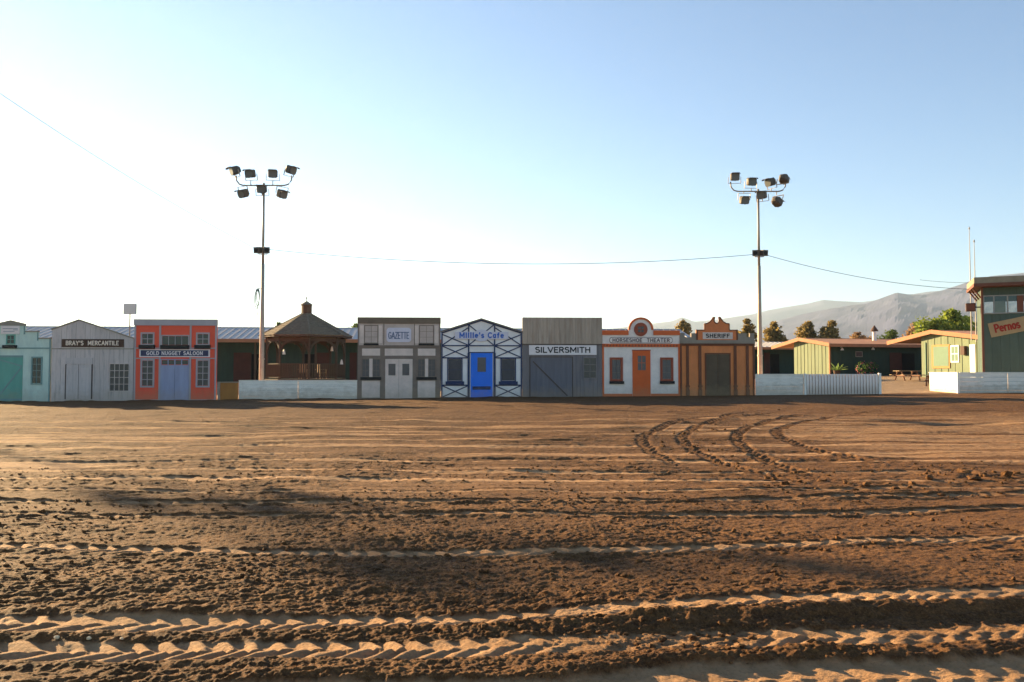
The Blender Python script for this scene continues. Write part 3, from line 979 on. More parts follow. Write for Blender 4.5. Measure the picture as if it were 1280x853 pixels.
for a, c, w0, w1 in ((481.6, 498.4, 485.6, 494.4), (498.7, 515.6, 503, 511.6)):
    d = f.b('door', m_gz_p, a, 449, c, 500.6, .04)
    f.b('door_window', m_gz_w, w0, 455, w1, 469.4, .05, .03, parent=d)
f.b('door_frame', m_gz_d, 480.2, 446.4, 517, 448.8, .045)
f.braces(446.8, 550.4)

# --- half-timbered cafe ----------------------------------------------------------
m_cafe = M('cafe_white', '#e6e6e8', .65, .11, 1.5, splash=0.32)
m_timber = M('navy_timber', '#26365c', .65, .15, 3, rnd=.06, splash=0.32)
m_cafe_blue = M('bright_blue_door', '#1f74ee', .5, .06, 2, splash=0.32)
m_roofedge = M('grey_roof_edge', '#6c6a68', .8, .15)
m_bluel2 = M('cafe_blue_lettering', '#3f6cc0', .6, .05)
m_cafewin = M('cafe_window_black', '#2b3140', .3, .2, 4, spec=.4)
f = Front('cafe_false_front', 'white gabled cafe front with navy crossed timbers and bright blue door', 551.4, 652.6, 499)
f.poly('wall', m_cafe, [(551.4, 501), (652.6, 501), (652.6, 415), (601.5, 399), (551.4, 415)])
f.bar('rake_trim', m_roofedge, 550.8, 415.2, 601.9, 399, 2.0, .12)
f.bar('rake_trim', m_roofedge, 601.3, 399, 653.2, 415.2, 2.0, .117)
f.bar('timber', m_timber, 551.6, 416.9, 601.9, 400.8, 1.5, .05)
f.bar('timber', m_timber, 601.5, 400.8, 652.6, 416.9, 1.5, .047)
for a in (551.6, 585, 617.4, 650.8):
    f.b('timber', m_timber, a, {551.6: 417.5, 650.8: 417.5}.get(a, 407), a + 1.6, 500 if a in (551.6, 650.8) else 441.5, .044)
for a in (585, 617.4):
    f.b('timber', m_timber, a - .6, 441.5, a + 2.2, 500, .0445)
for y in (431.6, 446.8, 481):
    f.b('timber', m_timber, 553.3, y, 584.9, y + 1.5, .040)
    f.b('timber', m_timber, 619.1, y, 650.7, y + 1.5, .040)
f.b('timber', m_timber, 586.7, 431.6, 617.3, 433.1, .040)
f.b('timber', m_timber, 553.3, 496.5, 584.3, 500, .040)
f.b('timber', m_timber, 619.7, 496.5, 650.7, 500, .040)
for x0, x1 in ((553, 585), (619, 651)):
    lo = x0 < 600
    for (ya, yb) in ((417.5 if lo else 414, 431.6), (433, 446.8), (482.4, 496.5)):
        if ya < 420:
            ya0, ya1 = (417.5, 409) if lo else (409, 417.5)
            f.bar('timber', m_timber, x0, ya0 + 1, x1, yb, 1.3, .030)
            f.bar('timber', m_timber, x0, yb, x1, ya1 + 1, 1.3, .034)
        else:
            f.bar('timber', m_timber, x0, ya, x1, yb, 1.3, .030)
            f.bar('timber', m_timber, x0, yb, x1, ya, 1.3, .034)
f.bar('timber', m_timber, 586, 406.5, 617, 431.6, 1.3, .030)
f.bar('timber', m_timber, 586, 431.6, 617, 406.5, 1.3, .034)
for a, c in ((559, 578.2), (625.6, 645)):
    f.window(a, 447.6, c, 477.4, 1, 2, m_timber, m_cafewin, 1.3, .5, .055)
    f.b('sill', m_timber, a - 2, 477, c + 2, 480.9, .12)
d = f.b('door', m_cafe_blue, 588.4, 441.6, 615.6, 500, .035)
f.b('door_window', m_gz_w, 596.8, 447, 607.4, 465, .05, .02, parent=d)
f.b('letter_slot', m_timber, 590.6, 483.2, 613.2, 487.2, .055, .02, parent=d)
f.b('lintel', m_timber, 586.8, 440.2, 617.2, 441.5, .05)
pts = [(568.6, 415.2), (568.6, 424.2), (594, 424.4), (597, 426.4), (601.8, 427.2), (606.6, 426.4), (609.6, 424.4), (635.4, 424.2), (635.4, 415.2), (609.6, 415), (606.6, 413), (601.8, 412.2), (597, 413), (594, 415)]
sg = f.poly('sign', m_bluesign, pts, .085, .03)
lettering("Millie's Cafe", m_bluel2, sg, f.U(574.6), f.U(629.2), f.Z(423), f.Z(415.6), -.085, .20, .012, .24)
f.braces(551.4, 652.6)

# --- silversmith -------------------------------------------------------------------
m_sv_u = M('weathered_grey_plank', '#a59c8f', .85, .16, 2.2, (3, 1, .3), rnd=.08, stain='#8c6348', stain_amt=.55, stain_scale=1.6)
m_sv_l = M('blue_grey_plank', '#78777a', .8, .14, 2.2, (3, 1, .3), rnd=.09, stain='#4d5560', stain_amt=.5, splash=0.32)
m_sv_d = M('blue_grey_door', '#686c76', .8, .12, 2.2, (3, 1, .3), rnd=.06, splash=0.32)
f = Front('silversmith_false_front', 'weathered grey plank front with blue-grey sliding barn door', 652.9, 752.8, 498.2)
f.b('wall', m_seam, 652.9, 398, 752.8, 501, 0, -.1)
f.planks(m_sv_u, 653, 752.7, 15, lambda p: 397.2, 430.2, .085)
f.planks(m_sv_l, 653, 752.7, 18, lambda p: 431.2, 500, .022)
f.b('shadow_strip', m_seam, 652.8, 430.2, 752.9, 431.2, .10)  # dark strip painted in as the shadow line below the upper boards
sg = f.b('sign', m_white, 661.2, 431.8, 745.6, 443.8, .07)
lettering('SILVERSMITH', m_black, sg, f.U(669.4), f.U(737.4), f.Z(441.4), f.Z(433.8), -.07, .18, .012, 0., .2)
dr = f.b('door', m_sv_d, 663, 447.5, 715, 499.4, .045)
for i in range(7):
    a = 663 + 52 * i / 7
    f.b('door_plank', m_sv_d, a + .12, 448, a + 52 / 7 - .12, 499.2, .06 + random.uniform(-.004, .004), .03, parent=dr)
f.bar('door_brace', m_seam, 666, 452, 709, 495, 1.5, .085, parent=dr)
for a in ((661.8, 447, 662.9, 499.4), (715.1, 447, 716.2, 499.4), (661.8, 445.9, 716.2, 447)):
    f.b('door_trim', m_seam, *a, .05)
f.b('door_rail', m_sv_d, 663, 448.4, 715, 450.6, .08, .05, parent=dr)
f.b('door_rail', m_sv_d, 663, 496, 715, 498.4, .08, .05, parent=dr)
f.window(728.4, 446.4, 746.2, 474, 2, 3, m_sv_l, m_pane, 1.3, .6, .07, None, .036)
f.braces(652.9, 752.8)

# --- theatre -------------------------------------------------------------------------
m_th_w = M('theatre_white', '#e4ded9', .7, .11, 1.5, stain='#b5a8a4', stain_amt=.3, splash=0.32)
m_th_o = M('theatre_orange', '#c96432', .65, .10, 2, splash=0.32)
m_th_od = M('theatre_door_orange', '#c95f28', .6, .07, 2, splash=0.32)
m_th_b = M('theatre_brown', '#8f4a34', .7, .12, 2)
m_brownlet = M('brown_lettering', '#5d4a50', .6, .05)
f = Front('theater_false_front', 'white theatre front with orange trim and a rounded arch over its name board', 753.1, 849.8, 497)
arch = [(801.4 + 15.4 * math.cos(R(a)), 412.5 - 15.2 * math.sin(R(a))) for a in range(0, 181, 15)]
f.poly('wall', m_th_w, [(753.1, 500), (849.8, 500), (849.8, 413.6), (816.8, 413.6)] + arch + [(786, 413.6), (753.1, 413.6)])
m = MB()
for k in range(len(arch) - 1):
    (x0, y0), (x1, y1) = arch[k], arch[k + 1]
    cx, cy = 801.4, 412.5
    q = lambda x, y, s_: (f.U(cx + (x - cx) * s_), f.Z(cy + (y - cy) * s_))
    m.prism([q(x0, y0, .87), q(x0, y0, 1.03), q(x1, y1, 1.03), q(x1, y1, .87)], -.05, .103)
m.build('arch_trim', m_th_o, f.root)
f.b('cornice', m_th_o, 752.8, 413.2, 785.8, 419, .06, -.105)
f.b('cornice', m_th_o, 817, 413.2, 850, 419, .06, -.105)
f.b('band', m_th_o, 752.9, 430, 850, 434, .06)
for k in range(24):
    a = 754 + 95 * k / 24
    f.b('dentil', m_th_b, a, 431, a + 1.8, 433.4, .075, .05)
f.b('pilaster', m_th_o, 753, 434.1, 755, 499, .03)
f.b('pilaster', m_th_o, 847.8, 434.1, 849.8, 499, .03)
f.b('skirting', m_th_o, 755.1, 492.4, 790.2, 499, .028)
f.b('skirting', m_th_o, 813.4, 492.4, 847.7, 499, .028)
def disc(f, name, mat, cx, cy, rp, front, back, parent=None, n=20, r_in=0):
    rr = rp * ROW.y / FPX
    c = (f.U(cx), f.Z(cy))
    p = [(c[0] + rr * math.cos(2 * math.pi * k / n), c[1] + rr * math.sin(2 * math.pi * k / n)) for k in range(n)]
    return MB().prism(p, -front, -back).build(name, mat, parent or f.root)
w = disc(f, 'round_window', m_th_b, 801.2, 412, 8.6, .06, -.005)
for sx in (-1, 1):
    for sy in (-1, 1):
        f.b('pane', m_pane, 801.2 + sx * 2 - 1.6, 412 + sy * 2 - 1.6, 801.2 + sx * 2 + 1.6, 412 + sy * 2 + 1.6, .068, .05, parent=w)
r = [(f.U(838) + .16 * math.cos(R(-90 + 30 * j)), f.Z(425.5) + .19 * math.sin(R(-90 + 30 * j))) for j in range(7)] + \
    [(f.U(765) + .16 * math.cos(R(90 + 30 * j)), f.Z(425.5) + .19 * math.sin(R(90 + 30 * j))) for j in range(7)]
sg = MB().prism(r, -.02, 0).build('sign', m_brownlet, f.root)
c0 = (f.U(801.5), f.Z(425.5))
r2 = [(c0[0] + (x - c0[0]) * .988, c0[1] + (z - c0[1]) * .82) for x, z in r]
MB().prism(r2, -.03, -.01).build('sign_field', m_th_w, sg)
lettering('HORSESHOE  THEATER', m_brownlet, sg, f.U(766), f.U(837), f.Z(428), f.Z(423), -.03, .18, .012, .2)
for a, c in ((762.2, 778.6), (825.2, 841.6)):
    f.window(a, 447, c, 477, 2, 3, m_th_b, m_gz_w, 2.9, .35, .05, m_gz_d)
    f.b('sill', m_black, a - .4, 476.6, c + 1.2, 480, .12)
d = f.b('door', m_th_od, 790.6, 438.6, 813, 499, .04)
f.b('door_window', m_gz_w, 797.2, 445, 807, 463, .05, .02, parent=d)
f.b('glazing_bar', m_th_od, 801.8, 445, 802.4, 463, .055, .04, parent=d)
f.b('glazing_bar', m_th_od, 797.2, 453.6, 807, 454.2, .058, .04, parent=d)
f.b('lintel', m_th_b, 790.2, 437.4, 813.4, 438.5, .055)
f.braces(753.1, 849.8, 2.7)

# --- sheriff ----------------------------------------------------------------------------
m_sh = M('sheriff_tan', '#cf8450', .75, .16, 1.5, (1, 1, .4), stain='#9a6a42', stain_amt=.4, splash=0.32)
m_sh_b = M('sheriff_brown', '#6b4632', .75, .15, 2, splash=0.32)
m_sh_g = M('sheriff_grey_parapet', '#8a857a', .8, .15, 2)
m_sh_d = M('sheriff_door', '#5b5040', .75, .15, 2, splash=0.32)
m_sh_p = M('sheriff_orange_pediment', '#c97848', .7, .1, 2)
f = Front('sheriff_false_front', 'tan sheriff front with crenellated parapet and broken scroll pediment', 850.2, 943.4, 495.4)
f.b('wall', m_sh, 850.2, 424, 943.4, 498, 0, -.1)
f.poly('parapet', m_sh_g, [(850.2, 430), (943.2, 430), (943.2, 416.6), (937.4, 416.6), (937.4, 421.4), (933.4, 421.4), (933.4, 416.8), (864.2, 416.8), (864.2, 421.8), (856, 421.8), (856, 416.6), (850.2, 416.6)], .04, -.103)
scroll = [(922.4, 426), (922.4, 413), (911.8, 413), (911.8, 405), (908, 404.6), (904.6, 402.6), (902, 399.4), (900.6, 397), (898.6, 397), (899.4, 399.6), (899.4, 402), (898, 404), (896.2, 404.6), (894.4, 404), (893, 402),
          (893, 399.6), (893.8, 397), (891.8, 397), (890.4, 399.4), (887.8, 402.6), (884.4, 404.6), (881, 405), (881, 413), (870.4, 413), (870.4, 426)]
f.poly('pediment', m_sh_p, scroll, .07, -.1)
rim = scroll[1:-1]
for k in range(len(rim) - 1):
    f.bar('pediment_rim', m_sh_b, *rim[k], *rim[k + 1], 1.3, .085 + .0015 * (k % 3))
f.b('pediment_post', m_sh_b, 870.4, 413.4, 872.4, 426, .0805)
f.b('pediment_post', m_sh_b, 920.4, 413.4, 922.4, 426, .0805)
f.b('cornice', m_sh_g, 850, 425.4, 943.5, 429.6, .11)
f.b('dentil_band', m_sh_b, 850, 429.7, 943.5, 432.4, .07)
for k in range(26):
    a = 851 + 91.5 * k / 26
    f.b('dentil', m_sh_b, a, 430, a + 1.7, 432, .095, .06)
sg = f.b('sign', m_gz_p, 878.4, 415.8, 915.8, 424.2, .095)
lettering('SHERIFF', m_black, sg, f.U(882.6), f.U(911.6), f.Z(422.6), f.Z(417.4), -.095, .19, .012, .2)
for a, c in ((850.3, 852.2), (857.8, 861), (873.2, 876.6), (917.4, 920.6), (932.6, 935.8), (941.2, 943.2)):
    p = f.b('pilaster', m_sh_b, a, 432.5, c, 497, .06)
    if 853 < a < 941:
        f.b('pilaster_base', m_sh_b, a - .9, 482, c + .9, 484, .085, .04, parent=p)
        f.b('pilaster_base', m_sh_b, a - .6, 487, c + .6, 497, .075, .04, parent=p)
for a, c in ((882.8, 897), (897.3, 911.6)):
    d = f.b('door', m_sh_d, a, 443, c, 497, .035)
    for y0, y1 in ((447, 468), (472, 493)):
        f.b('door_panel', m_sh_d, a + 2.2, y0, c - 2.2, y1, .05, .02, parent=d)
f.b('door_frame', m_sh_b, 881.2, 441.4, 913.2, 442.9, .05)
f.b('door_frame', m_sh_b, 881.2, 443, 882.7, 497, .05)
f.b('door_frame', m_sh_b, 911.7, 443, 913.2, 497, .05)
f.braces(850.2, 943.4, 2.4)

# ------------------------------------------------------------------ arena walls
m_wall = M('arena_wall_white', '#e8e5df', .6, .07, 1.2, (.6, 1, 3), rnd=.05, stain='#a89c88', stain_amt=.6, stain_scale=1.5, splash=0.5)
m_wallcap = M('arena_wall_cap', '#ebe8e3', .6, .06, rnd=.03)
m_tanpanel = M('brown_plywood', '#9a6c36', .75, .12, 1.5, (2, 1, .5))

def arena_wall(label, x0, x1, ytop, ybot, nb=5, v=0.0):
    """Boarded barrier: horizontal boards, posts behind, a cap rail."""
    u0, u1 = ROW.U(x0, v), ROW.U(x1, v)
    xm = (x0 + x1) / 2
    zt, zb = ROW.Z(xm, ytop, v), ROW.Z(xm, ybot, v)
    t = empty('arena_wall', ROW.world(u0, v, zb), ROW.a)
    tag(t, label, 'wall', 'white board walls of the arena')
    h = zt - zb
    L = u1 - u0
    ns = max(1, round(L / 3.6))
    for k in range(ns):
        for i in range(nb):
            a = -.12 if i == 0 else h * i / nb + .003
            bx('board', m_wall, t, L * k / ns + .012, L * (k + 1) / ns - .012, random.uniform(-.003, .003), .05, a, h * (i + 1) / nb - .003)
        bx('post', m_wallcap, t, L * k / ns + .02, L * k / ns + .12, .052, .15, -.2, h - .01)
    bx('post', m_wallcap, t, L - .12, L - .02, .052, .15, -.2, h - .01)
    bx('cap_rail', m_wallcap, t, 0, L, -.03, .16, h, h + .035)
    return t
arena_wall('long white board wall in front of the wooden gazebo', 298.6, 446.6, 476.2, 500.4)
arena_wall('short white board wall between the tan sheriff front and the slatted fence', 943.8, 1004.4, 468.4, 493.8)

u0, u1 = ROW.U(273), ROW.U(298.4)
zb = ROW.Z(285, 501); zt = ROW.Z(285, 478)
t = empty('plywood_gate', ROW.world(u0, 0, zb), ROW.a)
tag(t, 'brown plywood gate panel in a pale frame beside the red saloon', 'gate')
L, h = u1 - u0, zt - zb
bx('panel', m_tanpanel, t, .12, L - .02, 0, .03, -.05, h - .03)
bx('post', m_greytrim, t, 0, .1, -.04, .08, -.2, h + .02)
bx('top_rail', m_greytrim, t, .1, L, -.03, .06, h - .03, h + .02)

# slatted white fence
u0, u1 = ROW.U(1005), ROW.U(1100.6)
zb, zt = ROW.Z(1050, 492.8), ROW.Z(1050, 467.8)
t = empty('slatted_fence', ROW.world(u0, 0, zb), ROW.a)
tag(t, 'white fence of upright metal slats ending beside the arena gateway', 'fence')
L, h = u1 - u0, zt - zb
m_slat = M('white_steel_slat', '#e2e0de', .45, .06, 2, rnd=.05, spec=.5, splash=0.5)
N = 24
sl = None
for k in range(N):
    a = .16 + (L - .3) * k / N
    if sl is None:
        w = (L - .3) / N
        mm = MB().prism([(0, 0), (w * .62, 0), (w * .62, h - .03), (0, h - .03)], -.035, .03)
        sl = mm.build('slat', m_slat, t); sl.location = (a, 0, 0)
    else:
        c = sl.copy(); col.objects.link(c); c.location = (a, 0, 0)
bx('back_sheet', m_slat, t, .12, L - .12, .032, .045, -.1, h - .05)
bx('post', m_wallcap, t, 0, .12, -.05, .07, -.3, h + .03)
bx('post', m_wallcap, t, L - .13, L + .02, -.06, .08, -.3, h + .06)
bx('top_rail', m_slat, t, .12, L - .13, -.045, .05, h - .04, h)

# corner wall by the tower: front leg and a leg running back
c0 = at_depth(1198, 494, 51.6)
zt = at_depth(1198, 466.2, 51.6).z
t = empty('corner_wall', (c0.x, c0.y, c0.z), R(2.0))
tag(t, 'white board wall turning a sunlit corner in front of the green tower', 'wall')
h = zt - c0.z
for k in range(5):
    for i in range(5):
        a = -.12 if i == 0 else h * i / 5 + .006
        bx('board', m_wall, t, 3.2 * k + .012, 3.2 * (k + 1) - .012, random.uniform(-.006, .006), .05, a, h * (i + 1) / 5 - .006)
    bx('post', m_wallcap, t, 3.2 * k + 1.6, 3.2 * k + 1.7, .052, .15, -.2, h - .01)
for i in range(5):
    a = -.12 if i == 0 else h * i / 5 + .006
    bx('return_board', m_wall, t, random.uniform(-.006, .0), .05, .06, 3.3, a, h * (i + 1) / 5 - .006)
bx('corner_post', m_wallcap, t, -.07, .06, -.05, .056, -.3, h + .01)
bx('cap_rail', m_wallcap, t, .1, 16, -.03, .16, h, h + .035)
bx('cap_rail', m_wallcap, t, -.05, .098, .058, 3.32, h + .002, h + .037)
SHADE_WARM_TINT = (1.0, 1.0, 1.0)
# ------------------------------------------------------------------ barns
m_bgreen = M('barn_green_siding', '#6e7a60', .8, .14, 1.5, (2, 2, .4), rnd=.08, stain='#8c8a62', stain_amt=.4)
m_bgreen_shade = M('barn_green_shaded', '#2f4136', .85, .15, 1.5, (2, 2, .4), rnd=.06)  # barn green with shade put into the colour, for walls under the eaves
m_rust = M('barn_red_brown_trim', '#a06a48', .75, .12, 2)
m_roofred = M('barn_red_roofing', '#c48a64', .8, .12, 1.2)
m_roofmet = M('pale_metal_roofing', '#a8a19c', .5, .10, 1.2, rnd=.03, metal=.0, spec=.5)
m_doorred = M('barn_red_door', '#4e2b21', .8, .15, 2)
m_dark = M('open_doorway_dark', '#0c0a09', .95, .1, 2, bump=0)
m_soffit = M('barn_soffit', '#54402f', .85, .15, 2)
m_post = M('pale_post', '#b89a78', .8, .12, 2)
m_whitep = M('white_enamel', '#d8d6cf', .5, .05)

def barn(name, label, near, ang, length, width, eave, ridge, wall_v0, wall_v1, mroof, ribs=False, front_boards=True, gable_board=.55, porch_posts=()):
    """Long low barn. u along the ridge, v away from the camera; near = ground position of the near-left roof corner."""
    fr = Frame(near[0], near[1], ang)
    zc = fr.world(length * .3, width / 2, 0)
    zg = gz(near[0], near[1])
    t = empty(name, (near[0], near[1], zg), ang)
    tag(t, label, 'barn')
    e, r = eave - zg, ridge - zg
    th = .14
    w2 = width / 2
    # roof: two slabs
    ro = MB().add([(0, 0, e), (length, 0, e), (length, w2, r), (0, w2, r), (0, 0, e - th), (length, 0, e - th), (length, w2, r - th), (0, w2, r - th)],
                  [(0, 1, 2, 3), (7, 6, 5, 4), (0, 4, 5, 1), (1, 5, 6, 2), (3, 7, 4, 0), (2, 6, 7, 3)])
    ro.build('roof_slope', mroof, t)
    ro = MB().add([(0, width, e), (length, width, e), (length, w2 + .002, r), (0, w2 + .002, r), (0, width, e - th), (length, width, e - th), (length, w2 + .002, r - th), (0, w2 + .002, r - th)],
                  [(3, 2, 1, 0), (4, 5, 6, 7), (1, 5, 4, 0), (2, 6, 5, 1), (0, 4, 7, 3), (3, 7, 6, 2)])
    ro.build('roof_slope', mroof, t)
    bx('ridge_cap', mroof, t, -.02, length, w2 - .15, w2 + .15, r - .03, r + .02)
    # barge boards and fascia
    for (va, za, vb, zb_) in ((-.03, e, w2, r), (width + .03, e, w2, r)):
        MB().beam((-.04, va, za - th / 2 - .04), (-.04, vb, zb_ - th / 2 - .04), .06, .34, up=(0, 0, 1)).build('barge_board', m_rust, t)
    bx('fascia', m_rust, t, 0, length, -.05, -.003, e - .30, e - .01)
    # front wall boards
    zr = lambda v: e + (r - e) * (v / w2 if v <= w2 else (width - v) / w2) - th - .01
    bw = 1.22
    n = int((length - .8) / bw)
    for k in range(n):
        a = .5 + k * bw
        bx('wall_board', m_bgreen_shade, t, a + .004, a + bw - .004, wall_v0 + random.uniform(-.008, .0), wall_v0 + .1, -.2, zr(wall_v0))
    bx('back_wall', m_bgreen_shade, t, .5, length - .3, wall_v1 - .1, wall_v1, -.2, zr(wall_v1))
    # gable wall boards on the end that faces the sun
    n = max(2, int((wall_v1 - wall_v0) / gable_board))
    for k in range(n):
        a = wall_v0 + (wall_v1 - wall_v0) * k / n; c = wall_v0 + (wall_v1 - wall_v0) * (k + 1) / n
        x = .5 + random.uniform(-.01, .006)
        a2, c2 = a + .006, c - .006
        pts = [(a2, -.2), (c2, -.2), (c2, zr(c2))] + ([(w2, zr(w2))] if a2 < w2 < c2 else []) + [(a2, zr(a2))]
        vs_ = [(x, p, q) for p, q in pts] + [(x + .06, p, q) for p, q in pts]
        m_ = len(pts)
        MB().add(vs_, [tuple(range(m_ - 1, -1, -1)), tuple(range(m_, 2 * m_))] + [(i, (i + 1) % m_, (i + 1) % m_ + m_, i + m_) for i in range(m_)]).build('gable_board', m_bgreen, t)
        bx('batten', m_bgreen, t, x - .03, x, a - .03, a + .03, -.2, zr(a) - .03)
    bx('gable_backing', m_bgreen_shade, t, .58, .66, wall_v0 + .12, wall_v1 - .12, -.2, e - th - .05)
    bx('corner_post', m_rust, t, .44, .60, wall_v0 - .10, wall_v0 - .011, -.2, zr(wall_v0 - .1))
    if ribs:
        k = .3
        base = None
        while k < length:
            if base is None:
                base = MB().beam((0, .0, e + .015), (0, w2, r + .015), .05, .04).build('roof_rib', mroof, t)
                base.location = (k, 0, 0)
            else:
                c = base.copy(); col.objects.link(c); c.location = (k, 0, 0)
            k += .6
    for (u, v) in porch_posts:
        bx('porch_post', m_soffit, t, u - .08, u + .08, v - .08, v + .08, -.2, zr(v))
    return t, fr, zg, zr

def on_wall(t, fr, zg, v, px0, py0, px1, py1, name, mat, front=.04, back=0.):
    """A rectangle of pixels placed on the wall plane v of a barn."""
    xm, ym = (px0 + px1) / 2, (py0 + py1) / 2
    a, b = fr.hit(px0, ym, v)[0], fr.hit(px1, ym, v)[0]
    z0, z1 = fr.hit(xm, py1, v)[1] - zg, fr.hit(xm, py0, v)[1] - zg
    return bx(name, mat, t, a, b, v - front - .009, v + back - .009, max(z0, -.1), z1)

# long stable behind the street
nearL = at_depth(-60, 425, 66.5)
ta, fra, zga, zra = barn('long_stable', 'long dark green stable with pale ribbed metal roof behind the gazebo', (nearL.x, 66.5), R(5.0), 62.0, 10.5, 4.50, 5.75, 2.2, 9.6, m_roofmet, True,
                         porch_posts=[(4 + 5 * k, .4) for k in range(12)])
for px0, px1, py0, mt, nm in ((292, 314, 441, m_doorred, 'red_door'), (314.5, 331, 443, m_dark, 'open_door'), (396, 412, 441, m_doorred, 'red_door'), (378, 396, 443, m_dark, 'open_door'), (437, 446, 441, m_doorred, 'red_door')):
    on_wall(ta, fra, zga, 2.2, px0, py0, px1, 482, nm, mt)
# farther stable seen past the sheriff front
nr_ = at_depth(900, 432, 97)
tb, frb, zgb, zrb = barn('far_stable', 'farther low stable with sunlit cream roof beyond the short white wall', (nr_.x, 97), R(6.0), 14.0, 10.0, 4.75, 5.55, 2.4, 9.2, m_roofmet, True)
on_wall(tb, frb, zgb, 2.4, 955, 441, 962.5, 470, 'red_door', m_doorred)
on_wall(tb, frb, zgb, 2.4, 963, 443, 974, 470, 'open_door', m_dark)
# middle barn
n1 = at_depth(1037, 430, 75.5)
tc, frc, zgc, zrc = barn('green_barn', 'green barn with red-brown roof whose narrow sunlit gable shows between white fence and gateway', (n1.x, 75.5), R(15.0), 26.0, 9.4, 4.36, 5.05, 0.75, 6.3, m_roofred, porch_posts=[])
on_wall(tc, frc, zgc, .75, 1112, 441, 1127, 478, 'red_door', m_doorred)
on_wall(tc, frc, zgc, .75, 1127.3, 442, 1143, 478, 'open_door', m_dark)
# nearer barn by the tower
n2 = at_depth(1229, 421, 62.5)
td, frd, zgd, zrd = barn('gable_barn', 'nearer green board-and-batten barn with wide sunlit gable beside the tower', (n2.x, 62.5), R(11.0), 20.0, 11.4, 4.43, 5.18, 0.5, 7.6, m_roofred, gable_board=.75)

# things on the sunlit gable of the nearer barn: positions along v
def gable_part(name, mat, v0, v1, z0, z1, proud=.05, parent=None, base=.5):
    return bx(name, mat, parent or td, base - proud, base - .002, v0, v1, z0, z1)
def vhit(px):
    # the gable plane u = .5: intersect the pixel's vertical plane with it
    r = ray(px, 455)
    p0 = frd.world(.5, 0, 0); d = Vector((-frd.s, frd.c, 0))
    # p0 + d v = r t  (x, y)
    det = d.x * (-r.y) - (-r.x) * d.y
    return ((-p0.x) * (-r.y) - (-r.x) * (-p0.y)) / det
m_greenpanel = M('pale_green_panel', '#5f7a64', .7, .06)
m_ochre = M('ochre_trim', '#a87a44', .75, .08)
w = gable_part('notice_panel', m_ochre, vhit(1188), vhit(1165.5), 1.0, 2.95, .05)
gable_part('panel_field', m_greenpanel, vhit(1186.5), vhit(1167.5), 1.18, 2.8, .065, w, .5)
va, vb = vhit(1199.4), vhit(1189)
w = gable_part('window', m_whitep, va, vb, 1.45, 2.85, .05)
for k in range(2):
    for j in range(2):
        a = va + (vb - va) * (.12 + .42 * k); b_ = va + (vb - va) * (.46 + .42 * k)
        gable_part('pane', m_greenpanel, a, b_, 1.58 + .62 * j, 2.12 + .62 * j, .062, w)
w = gable_part('meter_box', m_brown, vhit(1209), vhit(1204), 2.05, 2.75, .25)
w = gable_part('door', m_whitep, vhit(1220), vhit(1213), -.1, 2.85, .06)
gable_part('downpipe', m_greenpanel, vhit(1158.4), vhit(1157.4), .0, 3.2, .09)

# hung things under the middle barn's eave
def wall_lamp(px, py, label):
    u, z = frc.hit(px, py, .6)
    p = frc.world(u, .62, z)
    t = empty('wall_lamp', p, frc.a)
    tag(t, label, 'lamp', 'wall lamps under the barn eave')
    MB().tube([(0, .1, .12), (0, -.12, .14), (0, -.16, .04)], .02, 6).build('arm', m_whitep, t)
    MB().tube([(0, -.16, .06), (0, -.16, -.06), (0, -.16, -.16)], [.05, .13, .16], 10).build('lamp_shade', m_whitep, t)
wall_lamp(1051.5, 436, 'white wall lamp under the barn eave near the sunlit corner post')
wall_lamp(1090, 435.5, 'white wall lamp under the barn eave beyond the framed notice')
u, z = frc.hit(1074, 443, .66)
o = bx('notice_board', m_greytrim, None, -.38, .38, 0, .05, -.26, .26)
o.location = frc.world(u, .66, z); o.rotation_euler = (0, 0, frc.a)
tag(o, 'small framed notice board on the dark barn wall', 'sign')
bx('notice_field', M('notice_ink', '#5a4a44', .8, .2, 6), o, -.33, .33, -.008, .0, -.21, .21)

# roof ventilators
def vent(px, py, Y, label):
    p = at_depth(px, py, Y)
    t = empty('roof_ventilator', p)
    tag(t, label, 'ventilator')
    MB().tube([(0, 0, -.6), (0, 0, .30)], .2, 12).build('pipe', m_whitep, t)
    MB().tube([(0, 0, .36), (0, 0, .45), (0, 0, .95)], [.36, .36, .03], 12).build('cap', m_brown, t)
vent(1093, 419, 80.5, 'white roof ventilator with dark conical cap on the middle barn')

# ------------------------------------------------------------------ announcer's tower
m_tgreen = M('tower_green_siding', '#48584f', .8, .14, 1.5, (2, 2, .4), rnd=.07, stain='#3f5248', stain_amt=.4)
m_ttrim = M('tower_brown_trim', '#6e4434', .75, .12, 2)
m_troof = M('tower_roof_board', '#8a7f6a', .85, .15, 2)
m_frame = M('tower_window_frame', '#8d8f8a', .7, .1)
m_glass = glass_mat('window_glass')
TW = Frame(*at_depth(1229.5, 467, 57.0).xy, R(-24.0))
zt0 = gz(TW.x, TW.y)
t = empty('announcer_tower', TW.world(0, 0, zt0), TW.a)
tag(t, 'two-storey dark green announcer tower with flat overhanging roof and window band', 'tower')
Zt = lambda py, px=1250: TW.Z(px, py) - zt0
Ut = lambda px: TW.U(px)
W_, D_ = 7.0, 3.4
zr0, zr1 = Zt(359), Zt(347.5)
zw0, zw1 = Zt(391.5), Zt(369.8)
for k in range(13):
    a = W_ * k / 13
    bx('siding_board', m_tgreen, t, a + .004, a + W_ / 13 - .004, random.uniform(-.008, 0), .09, -.3, zw0 - .05)
    bx('siding_board', m_tgreen, t, a + .004, a + W_ / 13 - .004, random.uniform(-.008, 0), .09, zw1 + .05, zr0 - .02)
    if k < 9:
        b_ = .1 + (D_ - .2) * k / 9
        bx('siding_board', m_tgreen, t, random.uniform(-.008, 0), .09, b_ + .004, b_ + (D_ - .2) / 9 - .004, -.3, zr0 - .02)
